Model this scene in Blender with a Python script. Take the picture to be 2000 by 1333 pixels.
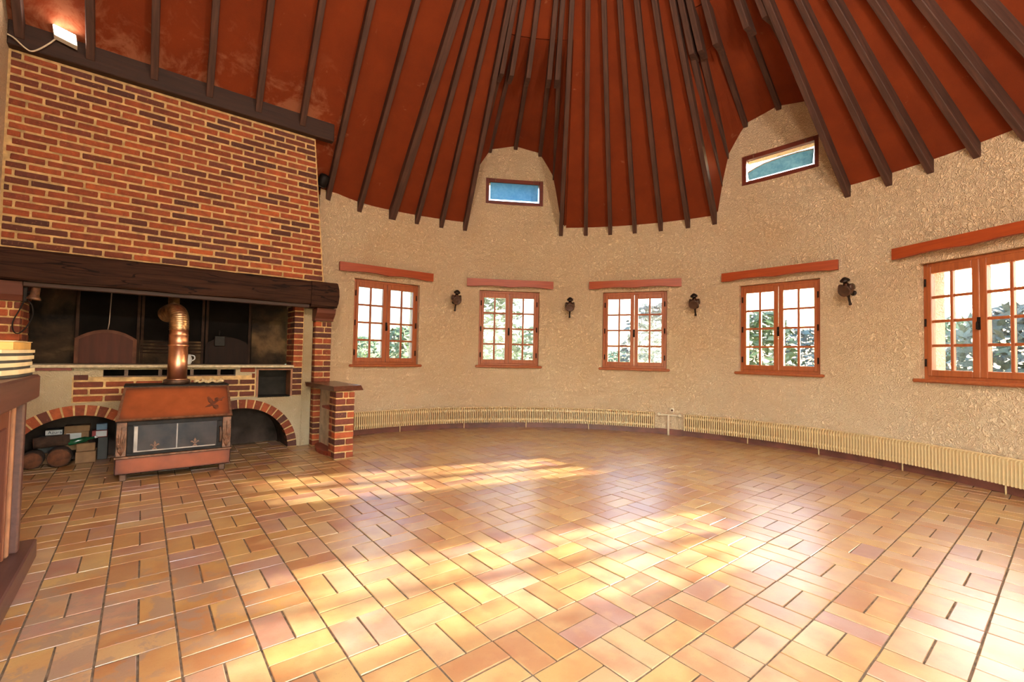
import bpy, math, random
from mathutils import Vector, Matrix
random.seed(7)
PI = math.pi
sc = bpy.context.scene
for o in list(bpy.data.objects):
    bpy.data.objects.remove(o)
COL = sc.collection

# ------------------------------------------------------------------ camera
# lengths below are in floor modules (one basket-weave square = 0.23 m); G scales them to metres
G = 0.23
CX, CY = 11.8811, 1.5098          # centre of the round wall, module grid
RW = 16.2                          # radius of the round wall
CAM = (1.3984, -8.0679, 4.6584)
CAMROT = ((0.77764287, -0.03514435, -0.62772322), (-0.62842271, -0.01346673, -0.77775545), (0.01888033, 0.99929151, -0.03255782))
FPX = 891.96
cam_d = bpy.data.cameras.new('camera'); cam = bpy.data.objects.new('camera', cam_d); COL.objects.link(cam)
cam_d.sensor_width = 36; cam_d.lens = FPX / 2000 * 36; cam_d.clip_start = 0.02; cam_d.clip_end = 300
cam.matrix_world = Matrix.Translation(((CAM[0]-CX)*G, (CAM[1]-CY)*G, CAM[2]*G)) @ Matrix(CAMROT).to_4x4()
sc.camera = cam

# ------------------------------------------------------------------ sky, sun, exposure
SUN_AZ, SUN_EL = math.radians(-16.0), math.radians(19.0)
SKY, SUN, EXPO = 1.8, 27.0, 2.1
w = bpy.data.worlds.new('world'); sc.world = w; w.use_nodes = True
wn = w.node_tree; wn.nodes.clear()
sky = wn.nodes.new('ShaderNodeTexSky'); sky.sky_type = 'NISHITA'; sky.sun_disc = False
sky.sun_elevation = SUN_EL; sky.sun_rotation = PI/2 - SUN_AZ
sky.air_density = 1.3; sky.dust_density = 2.5; sky.ozone_density = 1.5
bg = wn.nodes.new('ShaderNodeBackground'); bg.inputs[1].default_value = SKY
wo = wn.nodes.new('ShaderNodeOutputWorld')
wn.links.new(sky.outputs[0], bg.inputs[0]); wn.links.new(bg.outputs[0], wo.inputs[0])
sl = bpy.data.lights.new('sun', 'SUN'); sl.energy = SUN; sl.color = (1.0, 0.87, 0.68); sl.angle = math.radians(1.5)
so = bpy.data.objects.new('sun', sl); COL.objects.link(so)
sd = Vector((math.cos(SUN_EL)*math.cos(SUN_AZ), math.cos(SUN_EL)*math.sin(SUN_AZ), math.sin(SUN_EL)))
so.rotation_euler = sd.to_track_quat('Z', 'Y').to_euler(); so.location = sd*30
sc.view_settings.view_transform = 'Standard'; sc.view_settings.look = 'None'
sc.view_settings.exposure = EXPO; sc.view_settings.gamma = 1; sc.view_settings.use_curve_mapping = False
sc.cycles.max_bounces = 10; sc.cycles.diffuse_bounces = 6; sc.cycles.transparent_max_bounces = 16
sc.cycles.use_denoising = True; sc.cycles.sample_clamp_indirect = 8

# ------------------------------------------------------------------ materials
def lin(c):
    return tuple(((x/255)/12.92 if x/255 <= .04045 else ((x/255+.055)/1.055)**2.4) for x in c) + (1.0,)

class NT:
    def __init__(s, name):
        s.m = bpy.data.materials.new(name); s.m.use_nodes = True
        s.t = s.m.node_tree; s.t.nodes.clear()
        s.out = s.n('OutputMaterial'); s.b = s.n('BsdfPrincipled'); s.l(s.b.outputs[0], s.out.inputs[0])
    def n(s, kind, **kw):
        nd = s.t.nodes.new('ShaderNode'+kind)
        for k, v in kw.items(): setattr(nd, k, v)
        return nd
    def l(s, a, b): s.t.links.new(a, b)
    def coord(s, which='Object', scale=(1,1,1)):
        c = s.n('TexCoord'); mp = s.n('Mapping'); mp.inputs['Scale'].default_value = scale
        s.l(c.outputs[which], mp.inputs[0]); return mp.outputs[0]
    def noise(s, vec, scale=5, detail=4, rough=.55, dist=0):
        nd = s.n('TexNoise'); nd.inputs['Scale'].default_value = scale; nd.inputs['Detail'].default_value = detail
        nd.inputs['Roughness'].default_value = rough; nd.inputs['Distortion'].default_value = dist
        s.l(vec, nd.inputs['Vector']); return nd.outputs['Fac']
    def ramp(s, fac, stops, interp='LINEAR'):
        r = s.n('ValToRGB'); r.color_ramp.interpolation = interp
        e = r.color_ramp.elements
        while len(e) < len(stops): e.new(0.5)
        for el, (p, c) in zip(e, stops):
            el.position = p; el.color = c if len(c) == 4 else lin(c)
        s.l(fac, r.inputs[0]); return r.outputs[0]
    def mix(s, fac, a, b, mode='MIX'):
        m = s.n('Mix', data_type='RGBA', blend_type=mode)
        if isinstance(fac, (int, float)): m.inputs[0].default_value = fac
        else: s.l(fac, m.inputs[0])
        for i, x in ((6, a), (7, b)):
            if isinstance(x, tuple): m.inputs[i].default_value = x if len(x) == 4 else lin(x)
            else: s.l(x, m.inputs[i])
        return m.outputs[2]
    def math(s, op, a, b=0.0, clamp=False):
        m = s.n('Math', operation=op, use_clamp=clamp)
        for i, x in ((0, a), (1, b)):
            if isinstance(x, (int, float)): m.inputs[i].default_value = x
            else: s.l(x, m.inputs[i])
        return m.outputs[0]
    def col(s, c):
        if isinstance(c, tuple): s.b.inputs['Base Color'].default_value = c if len(c) == 4 else lin(c)
        else: s.l(c, s.b.inputs['Base Color'])
    def set(s, rough=.6, metal=0, spec=.5):
        s.b.inputs['Roughness'].default_value = rough; s.b.inputs['Metallic'].default_value = metal
        s.b.inputs['Specular IOR Level'].default_value = spec
    def bump(s, h, strength=.4, dist=.01):
        b = s.n('Bump'); b.inputs['Strength'].default_value = strength; b.inputs['Distance'].default_value = dist
        s.l(h, b.inputs['Height']); s.l(b.outputs[0], s.b.inputs['Normal'])

def plain(name, c, rough=.6, metal=0, var=.12, scale=9, bump=0):
    t = NT(name); v = t.coord()
    f = t.noise(v, scale, 5)
    lo = tuple(x*(1-var*2.2) for x in c); hi = tuple(min(255, x*(1+var)) for x in c)
    t.col(t.ramp(f, [(.25, lo), (.75, hi)])); t.set(rough, metal)
    if bump: t.bump(t.noise(v, scale*6, 4), bump, .004)
    return t.m

def m_plaster(name, c, c2, sc_=26, st=.75, di=.010):
    t = NT(name); v = t.coord('Object')
    n1 = t.noise(v, sc_, 3, .55, 1.4)
    rid = t.math('ABSOLUTE', t.math('SUBTRACT', n1, .5))
    h = t.math('MULTIPLY', rid, 6.0, True)
    n2 = t.noise(v, sc_*3.2, 3, .6, .6)
    hh = t.math('ADD', t.math('MULTIPLY', h, .75), t.math('MULTIPLY', n2, .45))
    big = t.noise(v, 1.3, 4, .6)
    base = t.ramp(big, [(.3, c2), (.7, c)])
    base = t.mix(t.math('MULTIPLY', t.math('SUBTRACT', 1.0, h), .10), base, (150, 110, 70))
    t.col(base); t.set(.88, 0, .25); t.bump(hh, st, di)
    return t.m

def m_wood(name, c, c2, rough=.55, scale=1.0, bump=.35, cracks=False, axis=0):
    t = NT(name)
    s = [14*scale]*3; s[axis] = 1.1*scale
    v = t.coord('Object', tuple(s))
    f = t.noise(v, 2.2, 6, .6, .5)
    v2 = t.coord('Object', (2.5, 2.5, 2.5)); k = t.noise(v2, 1.6, 3)
    col = t.ramp(f, [(.28, c2), (.72, c)])
    col = t.mix(t.math('MULTIPLY', k, .55), col, t.mix(.5, col, c2))
    h = f
    if cracks:
        cr = t.noise(v, 1.1, 2, .4, .3)
        cm = t.math('LESS_THAN', t.math('ABSOLUTE', t.math('SUBTRACT', cr, .5)), .012)
        col = t.mix(t.math('MULTIPLY', cm, .8), col, (18, 9, 7))
        h = t.math('SUBTRACT', f, t.math('MULTIPLY', cm, .8))
    t.col(col); t.set(rough, 0, .15 if cracks else .4); t.bump(h, bump, .006)
    return t.m

BRICK_STOPS = [(0, (84, 52, 46)), (.18, (104, 58, 46)), (.34, (132, 66, 44)), (.5, (152, 76, 48)), (.66, (176, 88, 52)), (.8, (140, 70, 50)), (.9, (98, 60, 54)), (1, (192, 98, 54))]
def m_brick(name, island=False, dark=0.0, stops=BRICK_STOPS):
    t = NT(name)
    if island: r = t.n('NewGeometry').outputs['Random Per Island']
    else: r = t.n('ObjectInfo').outputs['Random']
    col = t.ramp(r, stops)
    v = t.coord('Object' if not island else 'Object')
    add = t.n('VectorMath', operation='ADD'); t.l(v, add.inputs[0])
    cmb = t.n('CombineXYZ'); t.l(t.math('MULTIPLY', r, 37.0), cmb.inputs[0]); t.l(cmb.outputs[0], add.inputs[1])
    f = t.noise(add.outputs[0], 14, 5, .65)
    col = t.mix(t.math('MULTIPLY', t.ramp(f, [(.42, (0, 0, 0)), (.7, (255, 255, 255))]), .5), col, (70, 42, 38))
    f3 = t.noise(add.outputs[0], 60, 2)
    col = t.mix(t.math('MULTIPLY', t.ramp(f3, [(.6, (0, 0, 0)), (.75, (255, 255, 255))]), .25), col, (214, 150, 104))
    if dark:
        col = t.mix(dark, col, (30, 22, 20))
    t.col(col); t.set(.85, 0, .25); t.bump(t.noise(add.outputs[0], 45, 4, .7), .55, .004)
    return t.m

TILE_STOPS = [(0, (172, 125, 73)), (.16, (186, 145, 88)), (.32, (192, 155, 98)), (.46, (178, 131, 82)), (.6, (162, 112, 72)), (.72, (188, 156, 110)), (.86, (174, 134, 104)), (.95, (162, 122, 108)), (1, (194, 164, 114))]
def m_tile(name, island=False):
    t = NT(name)
    r = t.n('NewGeometry').outputs['Random Per Island'] if island else t.n('ObjectInfo').outputs['Random']
    col = t.ramp(r, TILE_STOPS)
    g = t.n('NewGeometry').outputs['Position']
    add = t.n('VectorMath', operation='ADD'); t.l(g, add.inputs[0])
    cmb = t.n('CombineXYZ'); t.l(t.math('MULTIPLY', r, 53.0), cmb.inputs[2]); t.l(cmb.outputs[0], add.inputs[1])
    f = t.noise(add.outputs[0], 6, 3, .5)
    col = t.mix(t.math('MULTIPLY', t.ramp(f, [(.42, (0, 0, 0)), (.68, (255, 255, 255))]), .55), col, (154, 90, 56))
    f2 = t.noise(add.outputs[0], 9, 3, .5)
    col = t.mix(t.math('MULTIPLY', t.ramp(f2, [(.5, (0, 0, 0)), (.72, (255, 255, 255))]), .35), col, (208, 170, 112))
    # patch of old grout film left on the tiles near the counter
    sub = t.n('VectorMath', operation='DISTANCE'); t.l(g, sub.inputs[0]); sub.inputs[1].default_value = (-2.55, .18, 0)
    near = t.ramp(sub.outputs['Value'], [(.35, (255, 255, 255)), (.85, (0, 0, 0))])
    fn = t.ramp(t.noise(add.outputs[0], 7, 6, .7, .3), [(.50, (0, 0, 0)), (.53, (255, 255, 255))])
    col = t.mix(t.math('MULTIPLY', t.math('MULTIPLY', near, fn), .75), col, (150, 124, 104))
    sp = t.noise(add.outputs[0], 220, 2)
    col = t.mix(t.math('MULTIPLY', t.ramp(sp, [(.62, (0, 0, 0)), (.7, (255, 255, 255))]), .3), col, (120, 66, 36))
    t.col(col); t.set(.34, 0, .75); t.b.inputs['Coat Weight'].default_value = .6; t.b.inputs['Coat Roughness'].default_value = .36; t.b.inputs['Coat IOR'].default_value = 1.6
    rr = t.n('MapRange'); rr.inputs[3].default_value = .24; rr.inputs[4].default_value = .46
    t.l(f2, rr.inputs[0]); t.l(rr.outputs[0], t.b.inputs['Roughness'])
    h = t.math('ADD', t.noise(add.outputs[0], 70, 3), t.math('MULTIPLY', f, .6))
    t.bump(h, .18, .003)
    return t.m

def m_panel(stained=False):
    t = NT('terracotta_board'); v = t.coord('Object')
    f = t.noise(v, 3.0, 5, .6); fib = t.noise(v, 160, 2)
    col = t.ramp(f, [(.25, (96, 34, 11)), (.75, (120, 47, 16))])
    col = t.mix(t.math('MULTIPLY', fib, .22), col, (160, 74, 34))
    st = t.noise(v, 5.5, 5, .7, .4)
    col = t.mix(t.math('MULTIPLY', t.ramp(st, [(.66, (0, 0, 0)), (.8, (255, 255, 255))]), .30), col, (205, 160, 120))
    if stained:      # lime bloom along the lower ends above the roof timber
        g = t.n('NewGeometry').outputs['Position']; sp = t.n('SeparateXYZ'); t.l(g, sp.inputs[0])
        low = t.n('MapRange'); low.inputs[1].default_value = 2.55; low.inputs[2].default_value = 3.1; t.l(sp.outputs[1], low.inputs[0])
        bl = t.ramp(t.math('ADD', t.noise(g, 3.2, 6, .7, .6), t.math('MULTIPLY', low.outputs[0], .16)), [(.60, (0, 0, 0)), (.72, (255, 255, 255))])
        col = t.mix(t.math('MULTIPLY', t.math('MULTIPLY', bl, low.outputs[0]), .22), col, (206, 150, 112))
    t.col(col); t.set(.9, 0, .2); t.bump(fib, .3, .002)
    return t.m

def m_glass(name, tint, rough=.05, tmix=.92, wav=30):
    t = NT(name); t.t.nodes.remove(t.b)
    tr = t.n('BsdfTransparent'); tr.inputs[0].default_value = tint
    gl = t.n('BsdfGlossy'); gl.inputs['Roughness'].default_value = rough
    mx = t.n('MixShader'); fr = t.n('LayerWeight'); fr.inputs[0].default_value = .25
    k = t.math('ADD', t.math('MULTIPLY', fr.outputs['Fresnel'], .8), 1-tmix, True)
    t.l(k, mx.inputs[0]); t.l(tr.outputs[0], mx.inputs[1]); t.l(gl.outputs[0], mx.inputs[2]); t.l(mx.outputs[0], t.out.inputs[0])
    v = t.coord('Object'); b = t.n('Bump'); b.inputs['Strength'].default_value = .35; b.inputs['Distance'].default_value = .004
    t.l(t.noise(v, wav, 2, .5, 1.5), b.inputs['Height']); t.l(b.outputs[0], gl.inputs['Normal'])
    return t.m

def m_film(name, c, c2, tr=.72):
    t = NT(name); t.t.nodes.remove(t.b)
    v = t.coord('Object'); col = t.ramp(t.noise(v, 18, 4, .6, 1.0), [(.3, c2), (.7, c)])
    a = t.n('BsdfDiffuse'); b = t.n('BsdfTranslucent'); mx = t.n('MixShader'); mx.inputs[0].default_value = tr
    t.l(col, a.inputs[0]); t.l(col, b.inputs[0]); t.l(a.outputs[0], mx.inputs[1]); t.l(b.outputs[0], mx.inputs[2]); t.l(mx.outputs[0], t.out.inputs[0])
    return t.m

def m_emit(name, c, s):
    t = NT(name); t.t.nodes.remove(t.b); e = t.n('Emission'); e.inputs[0].default_value = lin(c); e.inputs[1].default_value = s
    t.l(e.outputs[0], t.out.inputs[0]); return t.m

def m_enamel():
    t = NT('stove_enamel'); v = t.coord('Generated')
    sep = t.n('SeparateXYZ'); t.l(v, sep.inputs[0])
    def edge(o): return t.math('MULTIPLY', t.math('ABSOLUTE', t.math('SUBTRACT', o, .5)), 2.0)
    ex = t.math('POWER', edge(sep.outputs[0]), 9.0); ez = t.math('POWER', edge(sep.outputs[2]), 6.0)
    e = t.math('ADD', ex, ez, True)
    n = t.noise(t.coord('Object'), 8, 4)
    col = t.ramp(n, [(.3, (132, 64, 32)), (.7, (156, 78, 40))])
    t.col(t.mix(t.math('MULTIPLY', e, .75), col, (62, 34, 26))); t.set(.5, 0, .25)
    t.b.inputs['Coat Weight'].default_value = .15; t.b.inputs['Coat Roughness'].default_value = .2
    return t.m

def m_soot():
    t = NT('sooty_plaster'); v = t.coord('Object')
    f = t.noise(v, 2.2, 5, .6, .3)
    t.col(t.ramp(f, [(.35, (20, 16, 13)), (.5, (58, 44, 32)), (.7, (118, 92, 62))])); t.set(.9, 0, .2)
    t.bump(t.noise(v, 40, 4), .5, .006); return t.m

MAT = dict(
    plaster=m_plaster('rough_plaster', (248, 220, 184), (241, 206, 165), 24, .9, .026),
    plaster_f=m_plaster('hearth_plaster', (206, 190, 160), (176, 152, 116), 34, .8, .012),
    mortar=plain('brick_mortar', (206, 168, 116), .92, 0, .12, 16, .6),
    brick=m_brick('brick_face'), brick_i=m_brick('brick_rest', True), brick_d=m_brick('brick_sooty', False, .25),
    arch_b=m_brick('brick_arch', False, .12),
    tile=m_tile('floor_tile'), tile_i=m_tile('floor_tile_rest', True),
    grout=plain('tile_grout', (112, 94, 76), .9, 0, .2, 30, .5),
    panel=m_panel(), panel_s=m_panel(True),
    rafter=m_wood('rafter_wood', (94, 60, 47), (54, 33, 26), .7, 1.0, .4),
    purlin=m_wood('purlin_wood', (66, 38, 26), (44, 25, 18), .6, 1.0, .3),
    beam=m_wood('old_oak', (72, 43, 30), (36, 20, 14), .75, .9, .8, True),
    lintel=m_wood('lintel_wood', (176, 78, 34), (146, 58, 26), .42, 1.2, .15),
    frame=m_wood('window_wood', (176, 96, 50), (146, 74, 40), .45, 1.5, .15, False, 2),
    dframe=m_wood('hopper_wood', (120, 50, 32), (92, 36, 24), .45, 1.5, .15),
    cabin=m_wood('cabinet_wood', (132, 76, 50), (96, 50, 34), .4, 1.2, .2, False, 2),
    slab=m_wood('counter_wood', (104, 68, 58), (72, 45, 40), .38, 1.0, .25, False, 1),
    corbel=m_wood('corbel_wood', (112, 62, 46), (84, 42, 32), .55, 1.0, .2),
    counter=m_wood('bar_top_wood', (104, 62, 44), (76, 42, 32), .25, 1.0, .15, False, 1),
    basebd=plain('baseboard_tile', (112, 62, 48), .45, 0, .14, 6),
    rad=plain('radiator_paint', (222, 192, 142), .42, 0, .04, 5),
    pipe=plain('pipe_paint', (224, 206, 178), .4, 0, .04, 8),
    black=plain('black_iron', (34, 28, 26), .5, .4, .2, 20), soot_black=plain('soot_black', (20, 16, 14), .85, 0, .25, 6),
    iron=plain('brown_iron', (94, 66, 50), .5, .3, .2, 24, .3),
    copper=plain('copper_flue', (226, 166, 132), .36, 1, .1, 6),
    alu=plain('flex_flue', (200, 164, 124), .38, 1, .16, 20),
    enamel=m_enamel(), emblem=plain('emblem_bronze', (104, 56, 36), .45, .1, .2, 30), stovetrim=plain('bronze_cast', (118, 80, 58), .42, .35, .2, 30, .5),
    stoveglass=plain('sooty_stove_glass', (58, 47, 41), .16, 0, .22, 7),
    seam=plain('grey_seam', (150, 132, 120), .4, .3, .1, 9),
    concrete=plain('shelf_concrete', (196, 178, 148), .85, 0, .1, 30, .5),
    soot=m_soot(), rail=plain('sooty_rail', (52, 36, 28), .7, 0, .2, 10), rim=plain('oven_rim', (98, 62, 47), .6, 0, .15, 10), vault=plain('dark_vault', (70, 58, 52), .9, 0, .25, 4, .5), ovendoor=m_wood('oven_door', (88, 45, 33), (64, 33, 25), .5, .8, .2, False, 2),  # vault: arch interiors, darker than the hearth plaster
    darkdoor=m_wood('oven_door_dark', (44, 27, 21), (27, 18, 15), .55, .8, .2, False, 2),  # darker copy of the oven door wood, for the second door
    niche=plain('niche_wood', (150, 98, 66), .6, 0, .12, 12), nichedark=plain('niche_back', (44, 40, 36), .7, 0, .2, 6),
    brass=plain('lantern_brass', (96, 62, 44), .32, .75, .3, 30), lampdark=plain('lantern_dark', (52, 40, 34), .4, .6, .2, 30),
    lens=plain('lantern_lens', (84, 60, 48), .12, .2, .15, 12),
    glass=m_glass('window_glass', (.52, .54, .56, 1)), bigglass=m_glass('door_glass', (.97, .97, .97, 1)),  # bigglass: clear glazing of the unseen openings added for sky light
    film=m_film('blue_film', (156, 196, 220), (126, 174, 206)), film2=m_film('pale_film', (136, 172, 184), (104, 146, 164), .3),
    lampface=m_emit('flood_glass', (255, 240, 222), 16), lampbody=plain('flood_housing', (206, 190, 170), .4, 0, .05, 9),
    cream=plain('cream_board', (224, 200, 158), .55, 0, .06, 6), dark=plain('dark_gap_board', (66, 62, 60), .55, 0, .1, 8),
    tan=plain('tan_box', (206, 160, 86), .55, 0, .08, 8), rope=plain('cream_rope', (216, 190, 146), .85, 0, .1, 40),
    card=plain('cardboard', (150, 112, 78), .85, 0, .1, 10), white=plain('white_card', (206, 204, 204), .6, 0, .05, 10),
    ink=plain('printed_ink', (40, 44, 70), .7, 0, .05, 10), redc=plain('red_card', (150, 50, 50), .6, 0, .1, 10),
    bluec=plain('blue_box', (120, 150, 180), .5, 0, .1, 10), green=plain('green_bottle', (30, 84, 54), .15, 0, .2, 10),
    bark=plain('bark', (64, 42, 30), .95, 0, .25, 14, .9), cut=plain('cut_wood', (104, 60, 36), .9, 0, .2, 20, .6),
    quarry=plain('red_quarry_tile', (142, 58, 40), .45, 0, .12, 8),
    leaf=plain('leaves', (72, 98, 58), .6, 0, .25, 3), leafd=plain('dark_leaves', (54, 76, 70), .6, 0, .25, 3),
    trunk=plain('trunk', (96, 78, 60), .9, 0, .2, 10), grass=plain('lawn', (70, 92, 50), .95, 0, .2, .6),
    paint=plain('stained_plaster_block', (200, 186, 160), .85, 0, .1, 10, .4),
)

for k, sp in (('stoveglass', .12), ('soot_black', .06), ('black', .2), ('ovendoor', .12), ('darkdoor', .08), ('vault', .1), ('nichedark', .1), ('rim', .1), ('rail', .1), ('grout', .15), ('mortar', .2)):
    for nd in MAT[k].node_tree.nodes:
        if nd.type == 'BSDF_PRINCIPLED': nd.inputs['Specular IOR Level'].default_value = sp

# ------------------------------------------------------------------ mesh helpers (units: modules)
class MB:
    def __init__(s): s.v = []; s.f = []; s.sm = []
    def face(s, pts, smooth=False):
        b = len(s.v); s.v += [tuple(p) for p in pts]; s.f.append(tuple(range(b, b+len(pts)))); s.sm.append(smooth); return s
    def box(s, x0, x1, y0, y1, z0, z1, c=0.0):
        if x1 < x0: x0, x1 = x1, x0
        if y1 < y0: y0, y1 = y1, y0
        if z1 < z0: z0, z1 = z1, z0
        b = len(s.v)
        if c <= 0:
            s.v += [(x, y, z) for z in (z0, z1) for y in (y0, y1) for x in (x0, x1)]
            for q in ((0,2,3,1),(4,5,7,6),(0,1,5,4),(2,6,7,3),(0,4,6,2),(1,3,7,5)):
                s.f.append(tuple(b+i for i in q)); s.sm.append(False)
            return s
        c = min(c, (x1-x0)*.45, (y1-y0)*.45, (z1-z0)*.45)
        idx = {}
        for sx in (0, 1):
            for sy in (0, 1):
                for sz in (0, 1):
                    X = (x0, x1)[sx]; Y = (y0, y1)[sy]; Z = (z0, z1)[sz]
                    dx = c*(1-2*sx); dy = c*(1-2*sy); dz = c*(1-2*sz)
                    for a, p in enumerate(((X, Y+dy, Z+dz), (X+dx, Y, Z+dz), (X+dx, Y+dy, Z))):
                        idx[sx, sy, sz, a] = len(s.v); s.v.append(p)
        def q(*k): s.f.append(tuple(idx[i] for i in k)); s.sm.append(False)
        for sx in (0, 1):
            r = [(sx,0,0,0),(sx,1,0,0),(sx,1,1,0),(sx,0,1,0)]; q(*(r if sx else r[::-1]))
        for sy in (0, 1):
            r = [(0,sy,0,1),(1,sy,0,1),(1,sy,1,1),(0,sy,1,1)]; q(*(r[::-1] if sy else r))
        for sz in (0, 1):
            r = [(0,0,sz,2),(1,0,sz,2),(1,1,sz,2),(0,1,sz,2)]; q(*(r if sz else r[::-1]))
        for sy in (0, 1):
            for sz in (0, 1):
                r = [(0,sy,sz,1),(1,sy,sz,1),(1,sy,sz,2),(0,sy,sz,2)]; q(*(r if sy != sz else r[::-1]))
        for sx in (0, 1):
            for sz in (0, 1):
                r = [(sx,0,sz,2),(sx,1,sz,2),(sx,1,sz,0),(sx,0,sz,0)]; q(*(r if sx != sz else r[::-1]))
        for sx in (0, 1):
            for sy in (0, 1):
                r = [(sx,sy,0,0),(sx,sy,1,0),(sx,sy,1,1),(sx,sy,0,1)]; q(*(r if sx != sy else r[::-1]))
        for sx in (0, 1):
            for sy in (0, 1):
                for sz in (0, 1):
                    r = [(sx,sy,sz,0),(sx,sy,sz,1),(sx,sy,sz,2)]; q(*(r if (sx+sy+sz) % 2 else r[::-1]))
        return s
    def prism(s, poly, a0, a1, axis='y', smooth=False):
        # poly in the two other axes; y: (x,z); x: (y,z); z: (x,y)
        def P(p, a):
            return {'y': (p[0], a, p[1]), 'x': (a, p[0], p[1]), 'z': (p[0], p[1], a)}[axis]
        n = len(poly); b = len(s.v)
        s.v += [P(p, a0) for p in poly] + [P(p, a1) for p in poly]
        s.f.append(tuple(b+i for i in range(n))); s.f.append(tuple(b+n+i for i in reversed(range(n)))); s.sm += [False, False]
        for i in range(n):
            j = (i+1) % n; s.f.append((b+i, b+n+i, b+n+j, b+j)); s.sm.append(smooth)
        return s
    def lathe(s, prof, n=16, c=(0, 0, 0), ax=(0, 0, 1), smooth=True):
        ax = Vector(ax).normalized(); q = ax.to_track_quat('Z', 'Y').to_matrix(); c = Vector(c); b = len(s.v); k = len(prof)
        for r, z in prof:
            for i in range(n):
                a = 2*PI*i/n; s.v.append(tuple(c + q @ Vector((r*math.cos(a), r*math.sin(a), z))))
        for j in range(k-1):
            for i in range(n):
                i2 = (i+1) % n; s.f.append((b+j*n+i, b+j*n+i2, b+(j+1)*n+i2, b+(j+1)*n+i)); s.sm.append(smooth)
        if prof[0][0] > 1e-4: s.f.append(tuple(b+i for i in reversed(range(n)))); s.sm.append(False)
        if prof[-1][0] > 1e-4: s.f.append(tuple(b+(k-1)*n+i for i in range(n))); s.sm.append(False)
        return s
    def tube(s, pts, r, n=8):
        pts = [Vector(p) for p in pts]; b = len(s.v); prev = None; rr = r if isinstance(r, (list, tuple)) else [r]*len(pts)
        for i, p in enumerate(pts):
            d = (pts[min(i+1, len(pts)-1)] - pts[max(i-1, 0)]).normalized()
            if prev is None: x = d.orthogonal().normalized()
            else: x = (prev - d*prev.dot(d)).normalized()
            prev = x; y = d.cross(x)
            for k in range(n):
                a = 2*PI*k/n; s.v.append(tuple(p + (x*math.cos(a) + y*math.sin(a))*rr[i]))
        m = len(pts)
        for i in range(m-1):
            for k in range(n):
                k2 = (k+1) % n; s.f.append((b+i*n+k, b+i*n+k2, b+(i+1)*n+k2, b+(i+1)*n+k)); s.sm.append(True)
        s.f.append(tuple(b+k for k in reversed(range(n)))); s.f.append(tuple(b+(m-1)*n+k for k in range(n))); s.sm += [False, False]
        return s
    def mesh(s, name, mat, off=(0, 0, 0)):
        me = bpy.data.meshes.new(name)
        me.from_pydata([((x-off[0])*G, (y-off[1])*G, (z-off[2])*G) for x, y, z in s.v], [], s.f)
        me.polygons.foreach_set('use_smooth', s.sm)
        me.materials.append(MAT[mat]); me.update(); return me

def wpos(u, v, z): return Vector(((u-CX)*G, (v-CY)*G, z*G))
def link(o, parent=None):
    COL.objects.link(o)
    if parent is not None: o.parent = parent
    return o
def tag(o, label=None, cat=None, group=None, kind=None):
    if label: o['label'] = label
    if cat: o['category'] = cat
    if group: o['group'] = group
    if kind: o['kind'] = kind
    return o
class Thing:
    """an Empty at the base of a thing; parts are given in the world module grid, or (local) in the Empty's own frame"""
    def __init__(s, name, base, label=None, cat=None, group=None, kind=None, mat=None):
        s.o = bpy.data.objects.new(name, None); s.o.empty_display_size = .1; link(s.o)
        s.local = mat is not None; s.base = base
        if s.local: s.o.matrix_world = mat
        else: s.o.location = wpos(*base)
        tag(s.o, label, cat, group, kind)
    def part(s, mb, name, mat, parent=None, kind=None, label=None):
        me = mb.mesh(name, mat, (0, 0, 0) if s.local else s.base)
        o = bpy.data.objects.new(name, me); link(o, parent or s.o)
        if kind: o['kind'] = kind
        if label: o['label'] = label
        return o
    def inst(s, me, name, loc, parent=None, scale=None, rot=None):
        o = bpy.data.objects.new(name, me); link(o, parent or s.o)
        b = (0, 0, 0) if s.local else s.base
        o.location = ((loc[0]-b[0])*G, (loc[1]-b[1])*G, (loc[2]-b[2])*G)
        if scale: o.scale = scale
        if rot: o.rotation_euler = rot
        return o
def single(mb, name, mat, base, label=None, cat=None, group=None, kind=None):
    o = bpy.data.objects.new(name, mb.mesh(name, mat, base)); o.location = wpos(*base); link(o)
    return tag(o, label, cat, group, kind)
def polar(phi, r=RW, z=0):
    a = math.radians(phi); return (CX + r*math.cos(a), CY + r*math.sin(a), z)
def wall_frame(phi, r=RW, z=0):
    """local frame on the round wall: x to the right seen from inside, y outward, z up"""
    a = math.radians(phi); p = polar(phi, r, z)
    m = Matrix(((math.sin(a), math.cos(a), 0, 0), (-math.cos(a), math.sin(a), 0, 0), (0, 0, 1, 0), (0, 0, 0, 1)))
    return Matrix.Translation(wpos(*p)) @ m
def smooth_path(pts, n=6):
    pts = [Vector(p) for p in pts]; out = []
    for i in range(len(pts)-1):
        p0 = pts[max(i-1, 0)]; p1 = pts[i]; p2 = pts[i+1]; p3 = pts[min(i+2, len(pts)-1)]
        for k in range(n):
            t = k/n
            out.append(.5*((2*p1) + (-p0+p2)*t + (2*p0-5*p1+4*p2-p3)*t*t + (-p0+3*p1-3*p2+p3)*t**3))
    out.append(pts[-1]); return out
def to_px(u, v, z):
    d = (u-CAM[0], v-CAM[1], z-CAM[2]); R = CAMROT
    x = sum(d[i]*R[i][0] for i in range(3)); y = sum(d[i]*R[i][1] for i in range(3)); zz = -sum(d[i]*R[i][2] for i in range(3))
    if zz < .2: return None
    return (1000+FPX*x/zz, 666.5-FPX*y/zz)

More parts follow.
